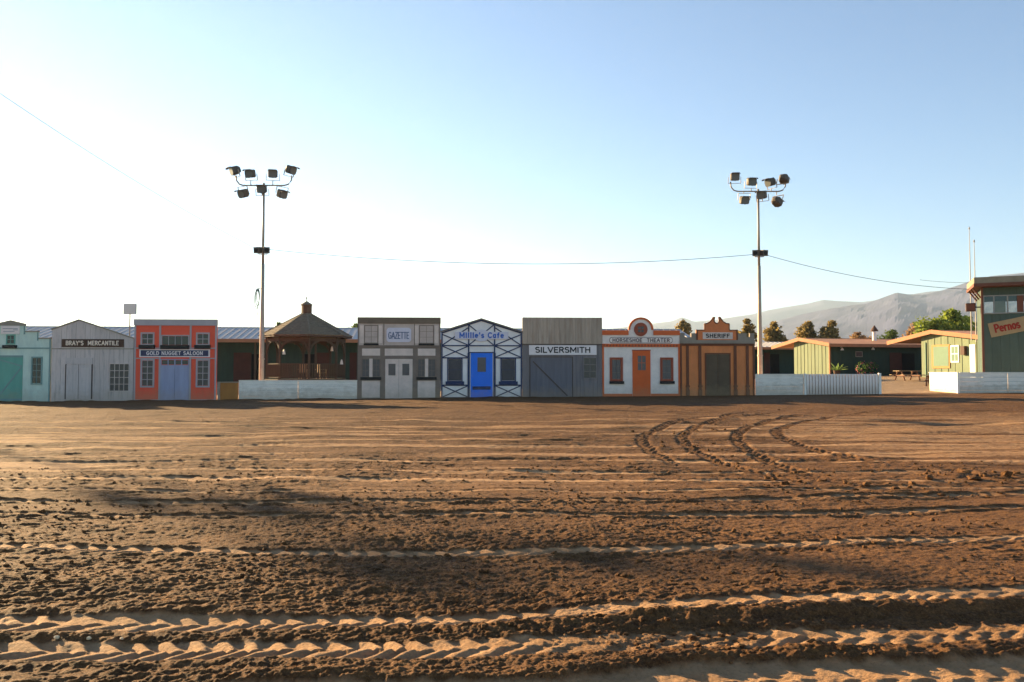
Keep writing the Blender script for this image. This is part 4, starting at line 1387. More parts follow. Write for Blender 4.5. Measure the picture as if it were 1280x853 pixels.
bx('end_wall', m_tgreen, t, W_ - .09, W_, .1, D_ - .1, -.3, zr0 - .02)
bx('back_wall', m_tgreen, t, .1, W_ - .1, D_ - .1, D_, -.3, zw0 + .1)
bx('back_wall', m_tgreen, t, .1, W_ - .1, D_ - .1, D_, zw1 - .15, zr0 - .02)
bx('floor', m_soffit, t, .1, W_ - .1, .1, D_ - .1, zw0 - .4, zw0 - .3)
bx('corner_board', m_ttrim, t, -.06, .08, -.05, -.010, -.3, zr0 - .02)
bx('corner_board', m_ttrim, t, -.05, -.010, -.008, .14, -.3, zr0 - .02)
bx('window_sill', m_frame, t, .08, W_, -.10, .09, zw0 - .045, zw0 + .03)
bx('window_head', m_frame, t, .08, W_, -.04, .09, zw1 - .03, zw1 + .045)
for px in (1230.4, 1243.5, 1260.6, 1273.4, 1290, 1306, 1322):
    u = Ut(px)
    bx('mullion', m_ttrim if px in (1273.4,) else m_frame, t, u, u + (.38 if px == 1273.4 else .09), -.03, .08, zw0 + .03, zw1 - .03)
ed = [Ut(1230.4) + .09, Ut(1243.5), Ut(1260.6), Ut(1273.4), Ut(1290), Ut(1306), Ut(1322)]
for k in range(6):
    a = ed[k] + (.09 if k else 0) + (.29 if k == 3 else 0)
    bx('window_pane', m_glass, t, a, ed[k + 1], .03, .036, zw0 + .03, zw1 - .03)
bx('blind', M('beige_blind', '#a89a80', .8, .1), t, Ut(1244.6), Ut(1259.8), .3, .32, zw0 + .05, zw0 + .85)
bx('roof', m_troof, t, -.55, W_ + .8, -1.0, D_ + .6, zr0 + .22, zr1)
bx('eave_board', m_ttrim, t, -.58, W_ + .83, -1.03, D_ + .63, zr0, zr0 + .218)
for k in range(3):
    MB().beam((-.02, .3 + 1.3 * k, zr0 - .7), (-.50, .3 + 1.3 * k, zr0 - .02), .10, .10).build('roof_bracket', m_ttrim, t)
# tilted banner
m_banner = M('tan_banner', '#9c8763', .75, .10, 1.5)
m_redlet = M('red_lettering', '#8e2a1c', .65, .08)
a = TW.world(Ut(1238), -.03, TW.Z(1238, 413.5))
L = 5.2
hgt = (Zt(404, 1238) - Zt(422, 1238)) * 1.0
o = MB().box(0, L, -.04, 0, -hgt / 2, hgt / 2).build('banner', m_banner, None)
o.location = a; o.rotation_euler = (0, R(-12.0), TW.a)
tag(o, 'tan wooden banner with red lettering tilted across the green tower', 'sign')
lettering('Pernos  Sp', m_redlet, o, .34, 2.75, -hgt * .26, hgt * .36, -.04, .17, .015)
# loudspeaker box on the tower's side
p = TW.world(-.62, .6, TW.Z(1221, 388.4))
t2 = empty('loudspeaker', p, TW.a)
tag(t2, 'brown loudspeaker box fixed to the sunlit side of the tower', 'loudspeaker')
bx('cabinet', m_brown, t2, -.30, .28, 0, .45, 0, .58)
bx('speaker_face', m_ttrim, t2, -.25, .23, -.02, -.001, .05, .53)
bx('bracket', m_black, t2, .28, .61, .18, .26, .25, .33)
# aerial masts on the barn roof behind
m_mast = M('galvanised_mast', '#9a9690', .5, .1, metal=.3)
def mast(px, ytop, ybot, Y, label):
    p0, p1 = at_depth(px, ybot, Y), at_depth(px, ytop, Y)
    t = empty('aerial_mast', p0)
    tag(t, label, 'mast')
    h = p1.z - p0.z
    MB().tube([(0, 0, -.3), (0, 0, h * .55), (0, 0, h)], [.05, .04, .022], 8).build('pole', m_mast, t)
    MB().tube([(0, 0, h), (0, 0, h + .08), (0, 0, h + .22)], [.05, .07, .01], 8).build('tip', m_mast, t)
mast(1214.5, 287, 421, 63.6, 'taller thin aerial mast rising from the barn roof beside the tower')
mast(1220.3, 303, 423, 63.2, 'shorter thin aerial mast standing close against the tower')

# ------------------------------------------------------------------ floodlight poles
m_steel = M('pole_steel', '#a89b8a', .55, .12, 2, metal=.2, stain='#7a5a44', stain_amt=.4)
m_lampbody = M('lamp_housing', '#5a5148', .65, .12, 3, metal=.2)
m_lens = M('lamp_lens', '#6a6c6a', .3, .05, bump=0, spec=.6)

def floodlight(parent, loc, yaw, tilt, hang):
    """Stadium lamp: eight-sided housing tapering to the back, visor, lens in front, yoke above or below."""
    n = 8
    w = .25
    oct_ = [(1, .72), (.76, 1), (-.76, 1), (-1, .72), (-1, -.72), (-.76, -1), (.76, -1), (1, -.72)]
    prof = [(-.30, .92), (-.26, 1.0), (.08, 1.0), (.26, .62), (.30, .30)]
    vs_, fs = [], []
    for y, k in prof:
        for i in range(n):
            a = 2 * math.pi * (i + .5) / n
            vs_.append((w * k * 1.12 * oct_[i][0], y, w * k * oct_[i][1]))
    for r_ in range(len(prof) - 1):
        for i in range(n):
            fs.append((r_ * n + i, r_ * n + (i + 1) % n, (r_ + 1) * n + (i + 1) % n, (r_ + 1) * n + i))
    fs.append(tuple((len(prof) - 1) * n + i for i in range(n)))
    fs.append(tuple(range(n - 1, -1, -1)))
    mb = MB().add(vs_, fs)
    for (i, j) in ((0, 1), (1, 2), (2, 3)):                          # visor
        a0, a1 = 2 * math.pi * (i + .5) / n, 2 * math.pi * (j + .5) / n
        p0 = (w * 1.12 * oct_[i][0], w * oct_[i][1]); p1 = (w * 1.12 * oct_[j][0], w * oct_[j][1])
        mb.add([(p0[0], -.3, p0[1]), (p1[0], -.3, p1[1]), (p1[0] * 1.05, -.5, p1[1] * 1.05), (p0[0] * 1.05, -.5, p0[1] * 1.05),
                (p0[0], -.3, p0[1] + .02), (p1[0], -.3, p1[1] + .02), (p1[0] * 1.05, -.5, p1[1] * 1.05 + .02), (p0[0] * 1.05, -.5, p0[1] * 1.05 + .02)],
               [(0, 1, 2, 3), (7, 6, 5, 4), (0, 3, 7, 4), (1, 5, 6, 2), (2, 6, 7, 3), (0, 4, 5, 1)])
    o = mb.build('floodlight', m_lampbody, parent)
    o.location = loc
    o.rotation_euler = (tilt, 0, yaw)
    ln = MB().tube([(0, -.301, 0), (0, -.312, 0)], .27, 12).build('lens', m_lens, o)
    s = 1 if hang else -1
    y = MB()
    for sx in (-1, 1):
        y.beam((sx * .40, 0, 0), (sx * .40, 0, s * .42), .03, .05)
    y.beam((-.40, 0, s * .42), (.40, 0, s * .42), .05, .03)
    y.build('yoke', m_steel, o)
    return o

def light_pole(px, Y, yarm, label, lamps, yspk, base_px_y=480, arm_half=26.0):
    base = at_depth(px, 467, Y)
    gz0 = gz(base.x, Y)
    t = empty('floodlight_pole', (base.x, Y, gz0))
    tag(t, label, 'light pole', 'floodlight poles behind the arena wall')
    k = Y / FPX
    ha = at_depth(px, yarm, Y).z - gz0
    MB().tube([(0, 0, -.3), (0, 0, 1.2), (0, 0, ha * .42), (0, 0, ha * .63)], [.17, .165, .125, .105], 12).build('pole', m_steel, t, True)
    MB().tube([(0, 0, ha * .63), (0, 0, ha + .15)], [.085, .07], 12).build('upper_pole', m_steel, t, True)
    MB().tube([(0, 0, 2.4), (0, 0, 2.5)], .18, 12).build('collar', m_steel, t)
    A = arm_half * k
    pts = [(-A - .45, 0, ha + .62), (-A - .42, 0, ha + .30), (-A - .25, 0, ha + .08), (-A, 0, ha)]
    pts += [(A * q, 0, ha) for q in (-.5, 0, .5)] + [(-x, y, z) for x, y, z in reversed(pts)]
    MB().tube(pts, .045, 8).build('cross_arm', m_steel, t, True)
    for (lx, ly, yaw, tilt, hang) in lamps:
        p = at_depth(lx, ly, Y)
        dx, dz = p.x - base.x, p.z - gz0
        floodlight(t, (dx, -.05, dz), R(yaw), R(-tilt * 1.1), hang)
        if not hang and abs(dx) < A:
            MB().tube([(dx, -.05, ha), (dx, -.05, dz - .42)], .03, 6).build('lamp_stem', m_steel, t)
        if hang:
            MB().tube([(dx, -.05, ha), (dx, -.05, dz + .42)], .03, 6).build('lamp_stem', m_steel, t)
    hs = at_depth(px, yspk, Y).z - gz0
    for s in (-1, 1):
        o = MB().box(-.19, .19, -.2, .2, -.19, .19).build('speaker_box', m_lampbody, t)
        o.location = (s * .26, -.16, hs); o.rotation_euler = (R(6), 0, R(s * 20))
        MB().tube([(0, -.201, 0), (0, -.22, 0)], .13, 10).build('speaker_cone', m_black, o)
    bx('speaker_bracket', m_steel, t, -.3, .3, -.06, .06, hs - .24, hs - .195)
    return t, hs, ha

lampsL = [(295, 213.5, -52, -18, False), (314, 217.5, -12, -14, False), (341.5, 217.5, 12, -14, False), (363, 212.5, 60, -18, False),
          (305.5, 242, -30, -20, True), (328, 236.5, 2, -14, False), (352, 242.5, 48, -20, True)]
lp1, hs1, ha1 = light_pole(327, 50.9, 232, 'tall floodlight pole with seven lamps standing beside the gazebo', lampsL, 313.5)
lampsR = [(918, 221.5, -6, -12, False), (938.5, 227.5, 4, -14, False), (963.5, 228, -62, -14, False), (979, 223.5, 142, -22, False),
          (929.5, 250.5, 4, -14, True), (952.5, 244, -38, -14, False), (970.5, 252, 128, -24, True)]
lp2, hs2, ha2 = light_pole(950.4, 52.7, 239.5, 'tall floodlight pole with seven lamps standing behind the short white wall', lampsR, 317)
# the next pole of the same row, whose lamps shade the near dirt
p3 = copy_tree(lp1)
p3.location = (-42.9, 46.0, gz(-42.9, 46.0))
p3['label'] = 'tall floodlight pole with seven lamps beyond the teal stepped front'

# hank of cable on the pole
c0 = at_depth(323, 370, 50.6)
t = empty('cable_coil', c0)
tag(t, 'hank of green cable hanging on the pole beside the gazebo', 'cable')
m_cable = M('green_cable', '#3a463c', .6, .15)
for k in range(3):
    pts = []
    for j in range(15):
        a = 2 * math.pi * j / 14
        rx, rz = .09 + .025 * k, .42 + .09 * k
        pts.append((rx * math.sin(a) - .03 * k, -.05 - .03 * k, rz * math.cos(a) - .1 * k))
    MB().tube(pts, .022, 6, False).build('cable_loop', m_cable, t)
MB().tube([(0, -.05, -.5), (-.06, -.05, -.9), (-.03, -.05, -1.2)], .02, 6).build('cable_tail', m_cable, t)
MB().tube([(.14, .1, .45), (-.02, -.15, .45)], .025, 6).build('hook', m_steel, t)

# ------------------------------------------------------------------ overhead cables
m_wire = M('black_cable', '#3a3a3c', .6, .05, bump=0)
def wire(a, b, sag, label, r=.017):
    a, b = Vector(a), Vector(b)
    pts = [a.lerp(b, i / 28) + Vector((0, 0, -4 * sag * (i / 28) * (1 - i / 28))) for i in range(29)]
    o = MB().tube([p - a for p in pts], r, 5).build('overhead_cable', m_wire, None)
    o.location = a
    tag(o, label, 'cable', 'overhead cables between the poles')
pl = lp1.location + Vector((.1, 0, hs1 + .1)); pr = lp2.location + Vector((-.1, 0, hs2 - .05))
wire(pl, pr, .78, 'thin cable sagging between the two tall floodlight poles')
wire(at_depth(-160, 5, 30), lp1.location + Vector((-.1, 0, hs1 - .05)), .5, 'thin cable descending steeply to the pole beside the gazebo', .012)
wire(lp2.location + Vector((.12, 0, hs2)), TW.world(-.8, -.2, TW.Z(1214, 362)), .45, 'sagging cable from the far floodlight pole to the tower eave')
wire(at_depth(1150, 350, 60), TW.world(-.8, .3, TW.Z(1214, 353)), .05, 'short straight cable meeting the tower roof edge', .012)

# pale box on a thin post behind the mercantile
p = at_depth(162.5, 393, 58)
t = empty('box_sign', (p.x, 58, gz(p.x, 58)))
tag(t, 'blank pale grey box on a thin post behind the mercantile gable', 'box')
h = p.z - t.location.z
bx('cabinet', M('pale_grey_box', '#b9c0c0', .6, .06), t, -.42, .42, -.12, .12, h, h + .74)
MB().tube([(0, 0, -.2), (0, 0, h - .002)], .045, 8).build('post', m_greytrim, t)
# ------------------------------------------------------------------ gazebo
m_gzb = M('gazebo_timber', '#463c31', .8, .18, 2.5, (1, 1, .4), rnd=.06)
m_gzt = M('gazebo_trim', '#4a3a30', .8, .15, 2.5)
m_shingle = M('cedar_shingle', '#786a56', .9, .25, 5, bump=.4)
m_shingle2 = M('cupola_board', '#5a4434', .85, .2, 3)
GY = 57.0
gc = at_depth(382.5, 467, GY)
zg = gz(gc.x, GY)
g = empty('gazebo', (gc.x, GY, zg), R(-4))
tag(g, 'octagonal brown wooden gazebo with shingle roof and cupola behind the white wall', 'gazebo')
zof = lambda py: at_depth(382, py, GY).z - zg
z_eave, z_apex, z_rail, z_floor = zof(421), zof(389.5), zof(455.5), zof(455.5) - 1.02
RP, RE = 2.62, 3.12
ang8 = [R(22.5 + 45 * k) for k in range(8)]
P8 = lambda r_, k, z: Vector((r_ * math.cos(ang8[k % 8]), r_ * math.sin(ang8[k % 8]), z))
# floor deck
vs_ = [P8(RP + .15, k, z_floor - .18) for k in range(8)] + [P8(RP + .15, k, z_floor) for k in range(8)]
MB().add(vs_, [tuple(range(7, -1, -1)), tuple(range(8, 16))] + [(k, (k + 1) % 8, (k + 1) % 8 + 8, k + 8) for k in range(8)]).build('deck', m_gzb, g)
vs_ = [P8(RP, k, -.2) for k in range(8)] + [P8(RP, k, z_floor - .18) for k in range(8)]
MB().add(vs_, [tuple(range(7, -1, -1))] + [(k, (k + 1) % 8, (k + 1) % 8 + 8, k + 8) for k in range(8)]).build('skirt', m_gzb, g)
for k in range(8):
    p = P8(RP, k, 0)
    MB().beam((p.x, p.y, z_floor), (p.x, p.y, z_eave - .05), .13, .13).build('post', m_gzb, g)
    a, b_ = P8(RP, k, 0), P8(RP, k + 1, 0)
    MB().beam((a.x, a.y, z_eave - .28), (b_.x, b_.y, z_eave - .28), .10, .24).build('header_beam', m_gzt, g)
    d = (b_ - a).normalized()
    L = (b_ - a).length
    # curved brackets under the header at both posts
    for (o_, s) in ((a, 1), (b_, -1)):
        m = MB()
        pts = []
        for j in range(6):
            q = R(90 * j / 5)
            pts.append(o_ + d * s * (.08 + .62 * (1 - math.cos(q))) + Vector((0, 0, z_eave - .40 - .72 * (1 - math.sin(q)))))
        for j in range(5):
            m.beam(pts[j], pts[j + 1], .06, .15, up=(0, 0, 1))
        br = m.build('bracket', m_gzb, g)
    # railing, left open at the back where the steps are
    if k != 1:
        ra = MB()
        ra.beam(a + d * .08 + Vector((0, 0, z_rail)), b_ - d * .08 + Vector((0, 0, z_rail)), .09, .06)
        ra.beam(a + d * .08 + Vector((0, 0, z_floor + .12)), b_ - d * .08 + Vector((0, 0, z_floor + .12)), .07, .06)
        rl = ra.build('railing', m_gzb, g)
        n = 13
        bal = MB()
        for j in range(n):
            p = a + d * (L * (j + .5) / n)
            bal.box(p.x - .045, p.x + .045, p.y - .02, p.y + .02, z_floor + .14, z_rail - .02)
        tag(bal.build('balusters', m_gzb, rl), kind='stuff')
# roof deck and shingles
dome = MB()
vs_ = [P8(RE, k, z_eave) for k in range(8)] + [Vector((0, 0, z_apex))]
dome.add(vs_, [(k, (k + 1) % 8, 8) for k in range(8)] + [tuple(range(7, -1, -1))])
dome.build('roof', m_shingle, g)
for k in range(8):
    a, b_ = P8(RE, k, z_eave), P8(RE, k + 1, z_eave)
    MB().beam((a.x, a.y, z_eave - .05), (b_.x, b_.y, z_eave - .05), .06, .12).build('eave_board', m_gzt, g)
sh = MB()
courses = 13
apex = Vector((0, 0, z_apex))
for k in range(8):
    a, b_ = P8(RE + .05, k, z_eave), P8(RE + .05, k + 1, z_eave)
    nrm = (b_ - a).cross(apex - a).normalized()
    for c in range(courses):
        t0, t1 = c / courses, min(1.0, (c + 1.35) / courses)
        la, lb = a.lerp(apex, t0), b_.lerp(apex, t0)
        ua, ub = a.lerp(apex, t1), b_.lerp(apex, t1)
        n = max(1, int((lb - la).length / .17))
        for j in range(n):
            s0, s1 = j / n + .004, (j + 1) / n - .004
            dz = nrm * (.035 + random.uniform(0, .014))
            lift = nrm * .006
            slip = (a - apex).normalized() * random.uniform(-.02, .03)
            q = [la.lerp(lb, s0) + slip, la.lerp(lb, s1) + slip, ua.lerp(ub, s1), ua.lerp(ub, s0)]
            sh.add([q[0] + dz, q[1] + dz, q[2] + lift, q[3] + lift, q[0], q[1]], [(0, 1, 2, 3), (4, 5, 1, 0)])
tag(sh.build('shingles', m_shingle, g), kind='stuff')
for k in range(8):
    a = P8(RE + .07, k, z_eave + .03)
    MB().beam(a, apex + Vector((0, 0, .03)), .12, .05).build('hip_cap', m_shingle, g)
# cupola
rc = .36
zc0, zc1, zc2 = z_apex - .18, zof(381.6), zof(376.2)
vs_ = [P8(rc, k, zc0) for k in range(8)] + [P8(rc, k, zc1) for k in range(8)]
MB().add(vs_, [tuple(range(8, 16))] + [(k, (k + 1) % 8, (k + 1) % 8 + 8, k + 8) for k in range(8)]).build('cupola', m_shingle2, g)
vs_ = [P8(rc + .12, k, zc1) for k in range(8)] + [Vector((0, 0, zc2))]
MB().add(vs_, [(k, (k + 1) % 8, 8) for k in range(8)] + [tuple(range(7, -1, -1))]).build('cupola_roof', m_shingle, g)
MB().tube([(0, 0, zc2 - .05), (0, 0, zc2 + .12), (0, 0, zc2 + .17), (0, 0, zc2 + .35)], [.03, .03, .06, .008], 8).build('finial', m_black, g)

# lanterns in the gazebo
def lantern(px, py, dy, label):
    p = at_depth(px, py, GY + dy)
    t = empty('hanging_lantern', p)
    tag(t, label, 'lantern', 'lanterns hung in the gazebo')
    top_ = zg + z_eave - .3 - p.z
    MB().tube([(0, 0, .2), (0, 0, max(.3, top_))], .008, 5).build('cord', m_black, t)
    MB().tube([(0, 0, .22), (0, 0, .16), (0, 0, .1), (0, 0, -.08), (0, 0, -.12)], [.02, .05, .07, .10, .11], 10).build('lamp_shade', m_whitep, t)
lantern(355, 441, -1.9, 'white bell lantern hung between two posts at the darker end of the gazebo')
lantern(427, 453.5, -.6, 'white bell lantern hung low near the end post of the gazebo')
lantern(415, 437, .6, 'white lantern hung high under the gazebo roof')

# slatted armchairs on the deck
m_chair = M('pale_chair_wood', '#b08d68', .7, .12, 3, rnd=.05)
def armchair(px, dy, rz, label):
    p = at_depth(px, 460, GY + dy)
    t = empty('garden_chair', (p.x, GY + dy, zg + z_floor), R(rz))
    tag(t, label, 'chair', 'chairs on the gazebo deck')
    for k in range(5):
        bx('seat_slat', m_chair, t, -.27, .27, -.25 + .1 * k, -.165 + .1 * k, .40, .425)
    for k in range(6):
        bx('back_slat', m_chair, t, -.26 + .09 * k, -.19 + .09 * k, .26, .285, .45, 1.0)
    bx('back_rail', m_chair, t, -.29, .29, .255, .29, .97, 1.05)
    for sx in (-1, 1):
        bx('leg', m_chair, t, sx * .29 - .03, sx * .29 + .03, -.26, -.20, 0, .64)
        bx('leg', m_chair, t, sx * .29 - .03, sx * .29 + .03, .22, .28, 0, .64)
        bx('armrest', m_chair, t, sx * .30 - .05, sx * .30 + .05, -.30, .30, .64, .67)
armchair(380.5, -.7, 175, 'slatted wooden armchair with its back towards the white wall')
armchair(402, .5, 130, 'slatted wooden armchair turned sideways deeper inside the gazebo')

# ------------------------------------------------------------------ picnic tables
m_pic = M('weathered_picnic_wood', '#a89070', .8, .15, 3, rnd=.07)
m_picleg = M('picnic_leg', '#6e4a36', .8, .15, 3)
def picnic(px, py, Y, rz, label):
    p = at_depth(px, py, Y)
    t = empty('picnic_table', (p.x, Y, gz(p.x, Y)), R(rz))
    tag(t, label, 'picnic table', 'picnic tables beyond the gateway')
    for k in range(5):
        bx('table_plank', m_pic, t, -.95, .95, -.38 + .153 * k, -.235 + .153 * k, .72, .76)
    for s in (-1, 1):
        for j in (0, 1):
            y = s * .70 + (j - .5) * .15
            bx('bench_plank', m_pic, t, -.95, .95, y - .07, y + .07, .42, .46)
    for x in (-.65, .65):
        m = MB()
        m.beam((x, -.25, .72), (x, -.62, 0), .05, .10, up=(1, 0, 0)).beam((x + .03, .25, .72), (x + .03, .62, 0), .05, .10, up=(1, 0, 0))
        m.box(x - .06, x - .02, -.78, .78, .34, .42).box(x - .06, x - .02, -.36, .36, .64, .72)
        m.build('leg_frame', m_picleg, t)
picnic(1134, 470, 63.5, 10, 'weathered wooden picnic table standing alone in the open gateway')
picnic(1172, 470, 58.5, -35, 'wooden picnic table half hidden behind the sunlit wall corner')

# potted agave and a cart of flowers under the middle barn's eave
m_pot = M('clay_pot', '#4e3a2e', .8, .15, 3)
m_agave = leaf_mat('agave_leaf', '#6d8a4a', '#8fa35c')
m_darkleaf = leaf_mat('shade_leaf', '#3c5a2e', '#5e7a3e')
m_flower = leaf_mat('pink_flower', '#b03a52', '#d88a9a')
def agave(px, Y, s, label, name='agave_plant'):
    p = at_depth(px, 460, Y)
    t = empty(name, (p.x, Y, gz(p.x, Y)))
    tag(t, label, 'plant')
    MB().tube([(0, 0, 0), (0, 0, .5), (0, 0, .55)], [.22, .32, .34], 12).build('pot', m_pot, t)
    for k in range(16):
        a = k * 2.399; e = .3 + .75 * (k / 16)
        d = Vector((math.cos(a) * math.cos(e), math.sin(a) * math.cos(e), math.sin(e)))
        sd = Vector((-math.sin(a), math.cos(a), 0))
        L = s * random.uniform(.7, 1.1)
        c = Vector((0, 0, .5))
        p1, p2 = c + d * L * .5, c + d * L + Vector((0, 0, -.15 * L))
        MB().add([c - sd * .05, c + sd * .05, p1 + sd * .09, p2, p1 - sd * .09], [(0, 1, 2, 3, 4)]).build('leaf', m_agave, t)
agave(1046, 74.6, 1.1, 'potted agave with spiky leaves against the dark barn wall')

def flowering_shrub(px, Y, label):
    p = at_depth(px, 460, Y)
    t = empty('flowering_shrub', (p.x, Y, gz(p.x, Y)))
    tag(t, label, 'shrub', 'flowering shrubs in front of the barn')
    m, m2 = MB(), MB()
    for k in range(260):
        d = Vector((random.gauss(0, 1), random.gauss(0, 1), random.gauss(0, 1))).normalized() * random.uniform(.5, 1)
        c = Vector((d.x * .65, d.y * .55, .75 + d.z * .65))
        a = Vector((random.gauss(0, 1), random.gauss(0, 1), random.gauss(0, 1))).normalized()
        b_ = a.cross(d + Vector((.01, 0, 0))).normalized()
        tgt = m if k % 7 else m2
        s = .09
        tgt.add([c - a * s, c + b_ * s * .6, c + a * s, c - b_ * s * .6], [(0, 1, 2, 3)])
    m.build('foliage', m_darkleaf, t)
    m2.build('blossom', m_flower, t)
    MB().tube([(0, 0, 0), (.03, 0, .4), (0, .02, .7)], [.04, .03, .02], 6).build('stem', m_picleg, t)
flowering_shrub(1078, 74.2, 'dark shrub with pink blossom below the framed notice')
flowering_shrub(1089, 74.6, 'dark shrub with pink blossom below the farther wall lamp')

# ------------------------------------------------------------------ trees
m_bark = M('tree_bark', '#5a4838', .9, .25, 4)
def tree(px, ytop, ybot, wpx, Y, lab, ma, seed, name='broadleaf_tree', group='trees beyond the barns', n=4200, leaf=.26, lobes=None, sparse=.0):
    rg = np.random.default_rng(seed)
    top_, bot = at_depth(px, ytop, Y), at_depth(px, ybot, Y)
    x0 = top_.x
    g0 = gz(x0, Y)
    t = empty(name, (x0, Y, g0))
    tag(t, lab, 'tree', group)
    H = top_.z - g0
    hw = wpx * 1.1 / 2 * Y / FPX
    zb_ = max(bot.z - g0, H * .25)
    zb_ = min(zb_, H * .5)
    # limbs
    tr = MB()
    tr.tube([(0, 0, -.2), (.05, 0, H * .25), (-.04, .05, H * .5), (0, 0, H * .8)], [.22, .17, .11, .04], 7)
    ctr = []
    nl = lobes or 26
    subs = [(rg.uniform(-.55, .55) * hw, rg.uniform(-.4, .4) * hw, rg.uniform(.74, .97) * H, rg.uniform(.40, .60) * hw) for _ in range(4)]
    subs[0] = (rg.uniform(-.25, .25) * hw, 0.0, H * .97, .42 * hw)
    for k in range(nl):
        sx_, sy_, sh_, sw_ = subs[k % 4]
        a = rg.uniform(0, 2 * math.pi); q = rg.uniform(.0, 1.0) ** .6
        f_ = rg.uniform(0, 1)
        zz = zb_ + (sh_ - .15 * hw - zb_) * f_
        env = 1.15 - .85 * f_
        c = np.array([sx_ * (1.1 - .2 * f_) + math.cos(a) * q * sw_ * env, sy_ + math.sin(a) * q * sw_ * env, zz])
        ctr.append((c, rg.uniform(.17, .38) * hw))
        tr.tube([(0, 0, H * rg.uniform(.2, .5)), tuple(c * np.array([.5, .5, .85])), tuple(c)], [.08, .05, .02], 5)
    ctr.append((np.array([subs[0][0], 0, H - .2 * hw]), .17 * hw))
    tr.build('trunk', m_bark, t)
    # leaves
    vs_, fs = [], []
    per = n // len(ctr)
    V = []
    for c, r_ in ctr:
        d = rg.normal(size=(per, 3)); d /= np.linalg.norm(d, axis=1)[:, None]
        rad = r_ * rg.uniform(.2, 1.6, (per, 1))
        p = c + d * rad * np.array([1.15, 1.15, .85])
        a = rg.normal(size=(per, 3)); a /= np.linalg.norm(a, axis=1)[:, None]
        b_ = np.cross(a, rg.normal(size=(per, 3))); b_ /= np.linalg.norm(b_, axis=1)[:, None]
        s = leaf * rg.uniform(.6, 1.3, (per, 1))
        V.append(np.stack([p - a * s, p + b_ * s * .55, p + a * s, p - b_ * s * .55], 1))
    V = np.concatenate(V).reshape(-1, 3)
    me = bpy.data.meshes.new('crown')
    nq = len(V) // 4
    me.from_pydata(V.tolist(), [], np.arange(nq * 4).reshape(-1, 4).tolist())
    me.update()
    link('crown', me, ma, t)
    return t
m_lf_o = leaf_mat('dry_olive_leaf', '#6c603a', '#a08850')
m_lf_g = leaf_mat('yellow_green_leaf', '#5c702e', '#95a044')
m_lf_d = leaf_mat('dark_green_leaf', '#3f5028', '#5e6e34')
m_lf_r = leaf_mat('russet_leaf', '#85694a', '#ab8a60')
tree(856, 401, 432, 24, 118, 'small olive tree showing above the theatre and sheriff roofs', m_lf_o, 1)
tree(933, 399, 434, 28, 112, 'olive tree between the sheriff pediment and the floodlight pole', m_lf_o, 23)
tree(969, 402.5, 434, 27, 118, 'rounded olive tree just beyond the floodlight pole', m_lf_o, 3)
tree(1006, 402, 434, 34, 120, 'dome-shaped olive tree above the peak of the narrow gable', m_lf_o, 4)
tree(1041, 400.5, 434, 29, 118, 'olive tree with a ragged top above the corner of the narrow gable', m_lf_o, 5)
tree(1075, 415, 434, 26, 125, 'low russet tree just clearing the middle barn roof', m_lf_r, 6, n=1500)
tree(1110, 412.5, 434, 36, 128, 'low dark green tree beside the white roof ventilator', m_lf_d, 7, n=1800)
tree(1146, 404, 432, 34, 120, 'russet bare-looking tree beside the bright yellow-green tree', m_lf_r, 8, n=1300)
tree(1172, 398, 430, 44, 96, 'low yellow-green tree spreading over the wide barn ridge', m_lf_g, 9, n=3000)
tree(1193, 386.5, 430, 40, 98, 'tall bright yellow-green tree behind the wide barn ridge', m_lf_g, 10, n=3800)
tree(1211, 396, 430, 26, 100, 'yellow-green tree tucked beside the aerial masts', m_lf_g, 12, n=2200)
tree(1250, 398, 430, 60, 104, 'yellow-green tree largely hidden behind the tower', m_lf_g, 13, n=1500)
tree(350, 402.5, 434, 20, 115, 'small tree tip showing over the stable roof beside the gazebo', m_lf_d, 14, n=1400)
tree(447, 405, 434, 30, 118, 'small tree tip showing behind the gazette cornice', m_lf_d, 15, n=1400)

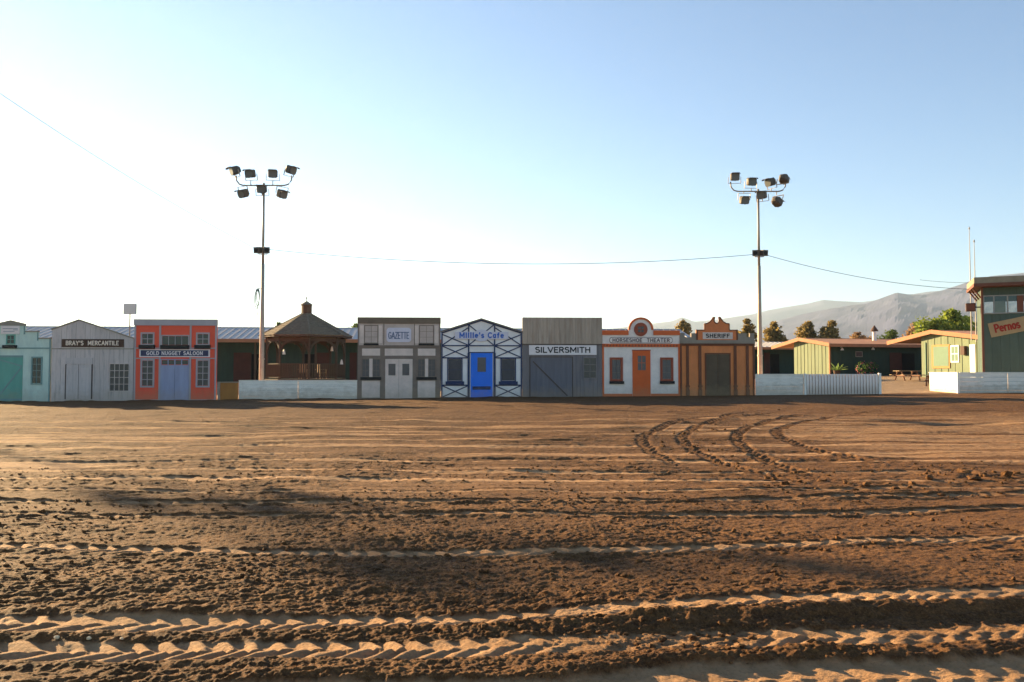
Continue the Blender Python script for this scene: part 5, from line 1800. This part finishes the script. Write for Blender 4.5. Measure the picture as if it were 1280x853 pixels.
# ------------------------------------------------------------------ loose soil
def clods():
    x = []; y = []; s = []
    N = 9000
    yy = 3.7 + 11 * rng.random(N) ** 1.6
    xx = (rng.random(N) - .5) * 2 * (.5 + .72 * yy)
    ss = .006 + .020 * rng.random(N) ** 3.0
    keep = vnoise(xx * .7, yy * .9, 90) > .42
    x.append(xx[keep]); y.append(yy[keep]); s.append(ss[keep])
    cx, cy = gpt(1235, 598)
    k = 45
    x.append(cx + rng.normal(0, .75, k)); y.append(cy + rng.normal(0, .6, k)); s.append(.02 + .06 * rng.random(k) ** 2)
    k = 70                                                     # thrown up along the turning track
    c = CURVES_W[1]
    i = rng.integers(0, len(c), k)
    x.append(c[i, 0] + rng.normal(0, .5, k)); y.append(c[i, 1] + rng.normal(0, .5, k)); s.append(.015 + .035 * rng.random(k))
    x, y, s = np.concatenate(x), np.concatenate(y), np.concatenate(s)
    dxv = np.full(x.shape, .01) * np.maximum(y / 5, 1)
    h, fm = dirt(x, y, dxv)
    ok = (fm < .5) | (s > .03)
    x, y, s, h = x[ok], y[ok], s[ok], h[ok]
    z = ground_z(x, y) + h
    # twelve-cornered lump
    ph = (1 + 5 ** .5) / 2
    ico = np.array([(-1, ph, 0), (1, ph, 0), (-1, -ph, 0), (1, -ph, 0), (0, -1, ph), (0, 1, ph), (0, -1, -ph), (0, 1, -ph), (ph, 0, -1), (ph, 0, 1), (-ph, 0, -1), (-ph, 0, 1)])
    ico /= np.linalg.norm(ico[0])
    fc = np.array([(0, 11, 5), (0, 5, 1), (0, 1, 7), (0, 7, 10), (0, 10, 11), (1, 5, 9), (5, 11, 4), (11, 10, 2), (10, 7, 6), (7, 1, 8), (3, 9, 4), (3, 4, 2), (3, 2, 6), (3, 6, 8), (3, 8, 9), (4, 9, 5), (2, 4, 11), (6, 2, 10), (8, 6, 7), (9, 8, 1)])
    n = len(x)
    V = ico[None] * (1 + .35 * (rng.random((n, 12, 1)) - .5) * 2) * s[:, None, None] * (np.array([1.2, 1.2, .8]) * (.75 + .5 * rng.random((n, 1, 3))))
    a = rng.random(n) * 6.28
    ca, sa = np.cos(a)[:, None], np.sin(a)[:, None]
    V = np.stack([V[..., 0] * ca - V[..., 1] * sa, V[..., 0] * sa + V[..., 1] * ca, V[..., 2]], -1)
    V += np.stack([x, y, z + s * .35], -1)[:, None, :]
    F = (fc[None] + (np.arange(n) * 12)[:, None, None]).reshape(-1, 3)
    me = bpy.data.meshes.new('soil_clods')
    me.from_pydata(V.reshape(-1, 3).tolist(), [], F.tolist())
    me.update()
    o = link('soil_clods', me, SOIL)
    tag(o, 'crumbs and lumps of loose brown soil on the arena floor', 'soil', kind='stuff')
clods()
m_stone = M('pale_stone', '#d9c096', .7, .1, 6)
for k, (px, py) in enumerate(((71, 799), (111, 799.5), (152, 801.5))):
    x_, y_ = gpt(px, py)
    h_, _ = dirt(np.array([x_]), np.array([y_]), np.array([.01]))
    s_ = (.016, .015, .012)[k]
    pts = [(math.cos(a) * s_ * (1.2 if i % 2 else .9), math.sin(a) * s_ * .8) for i, a in enumerate(np.linspace(0, 2 * math.pi, 7)[:-1])]
    o = MB().add([(a, b_, -s_ * .3) for a, b_ in pts] + [(a * .6, b_ * .6, s_ * .7) for a, b_ in pts] + [(a * 1.1, b_ * 1.1, s_ * .2) for a, b_ in pts],
                 [tuple(range(5, -1, -1)), tuple(range(6, 12))] + [(i, (i + 1) % 6, (i + 1) % 6 + 12, i + 12) for i in range(6)] + [(i + 12, (i + 1) % 6 + 12, (i + 1) % 6 + 6, i + 6) for i in range(6)]).build('stone', m_stone, None)
    o.location = (x_, y_, gz(x_, y_) + float(h_[0]) + .01)
    o.rotation_euler = (.2, .1, k * 1.3)
    tag(o, ('largest of three pale stones at the edge of the wheel rut', 'middle one of three pale stones at the edge of the wheel rut', 'smallest of three pale stones at the edge of the wheel rut')[k], 'stone', 'pale stones along the rut')

# ------------------------------------------------------------------ haze over the valley
hz = MB().box(-19000, 19000, -60, 17800, -21.5, 720).build('haze', None, None)
hm = bpy.data.materials.new('valley_haze')
hm.use_nodes = True
hn, hl = hm.node_tree.nodes, hm.node_tree.links
hn.remove(hn['Principled BSDF'])
pv = hn.new('ShaderNodeVolumePrincipled')
pv.inputs['Color'].default_value = (.62, .80, 1.0, 1)
pv.inputs['Density'].default_value = 0.85e-4
pv.inputs['Anisotropy'].default_value = .35
hl.new(pv.outputs[0], hn['Material Output'].inputs['Volume'])
hz.data.materials.append(hm)
tag(hz, kind='stuff')
hz['label'] = 'pale haze in the valley air'
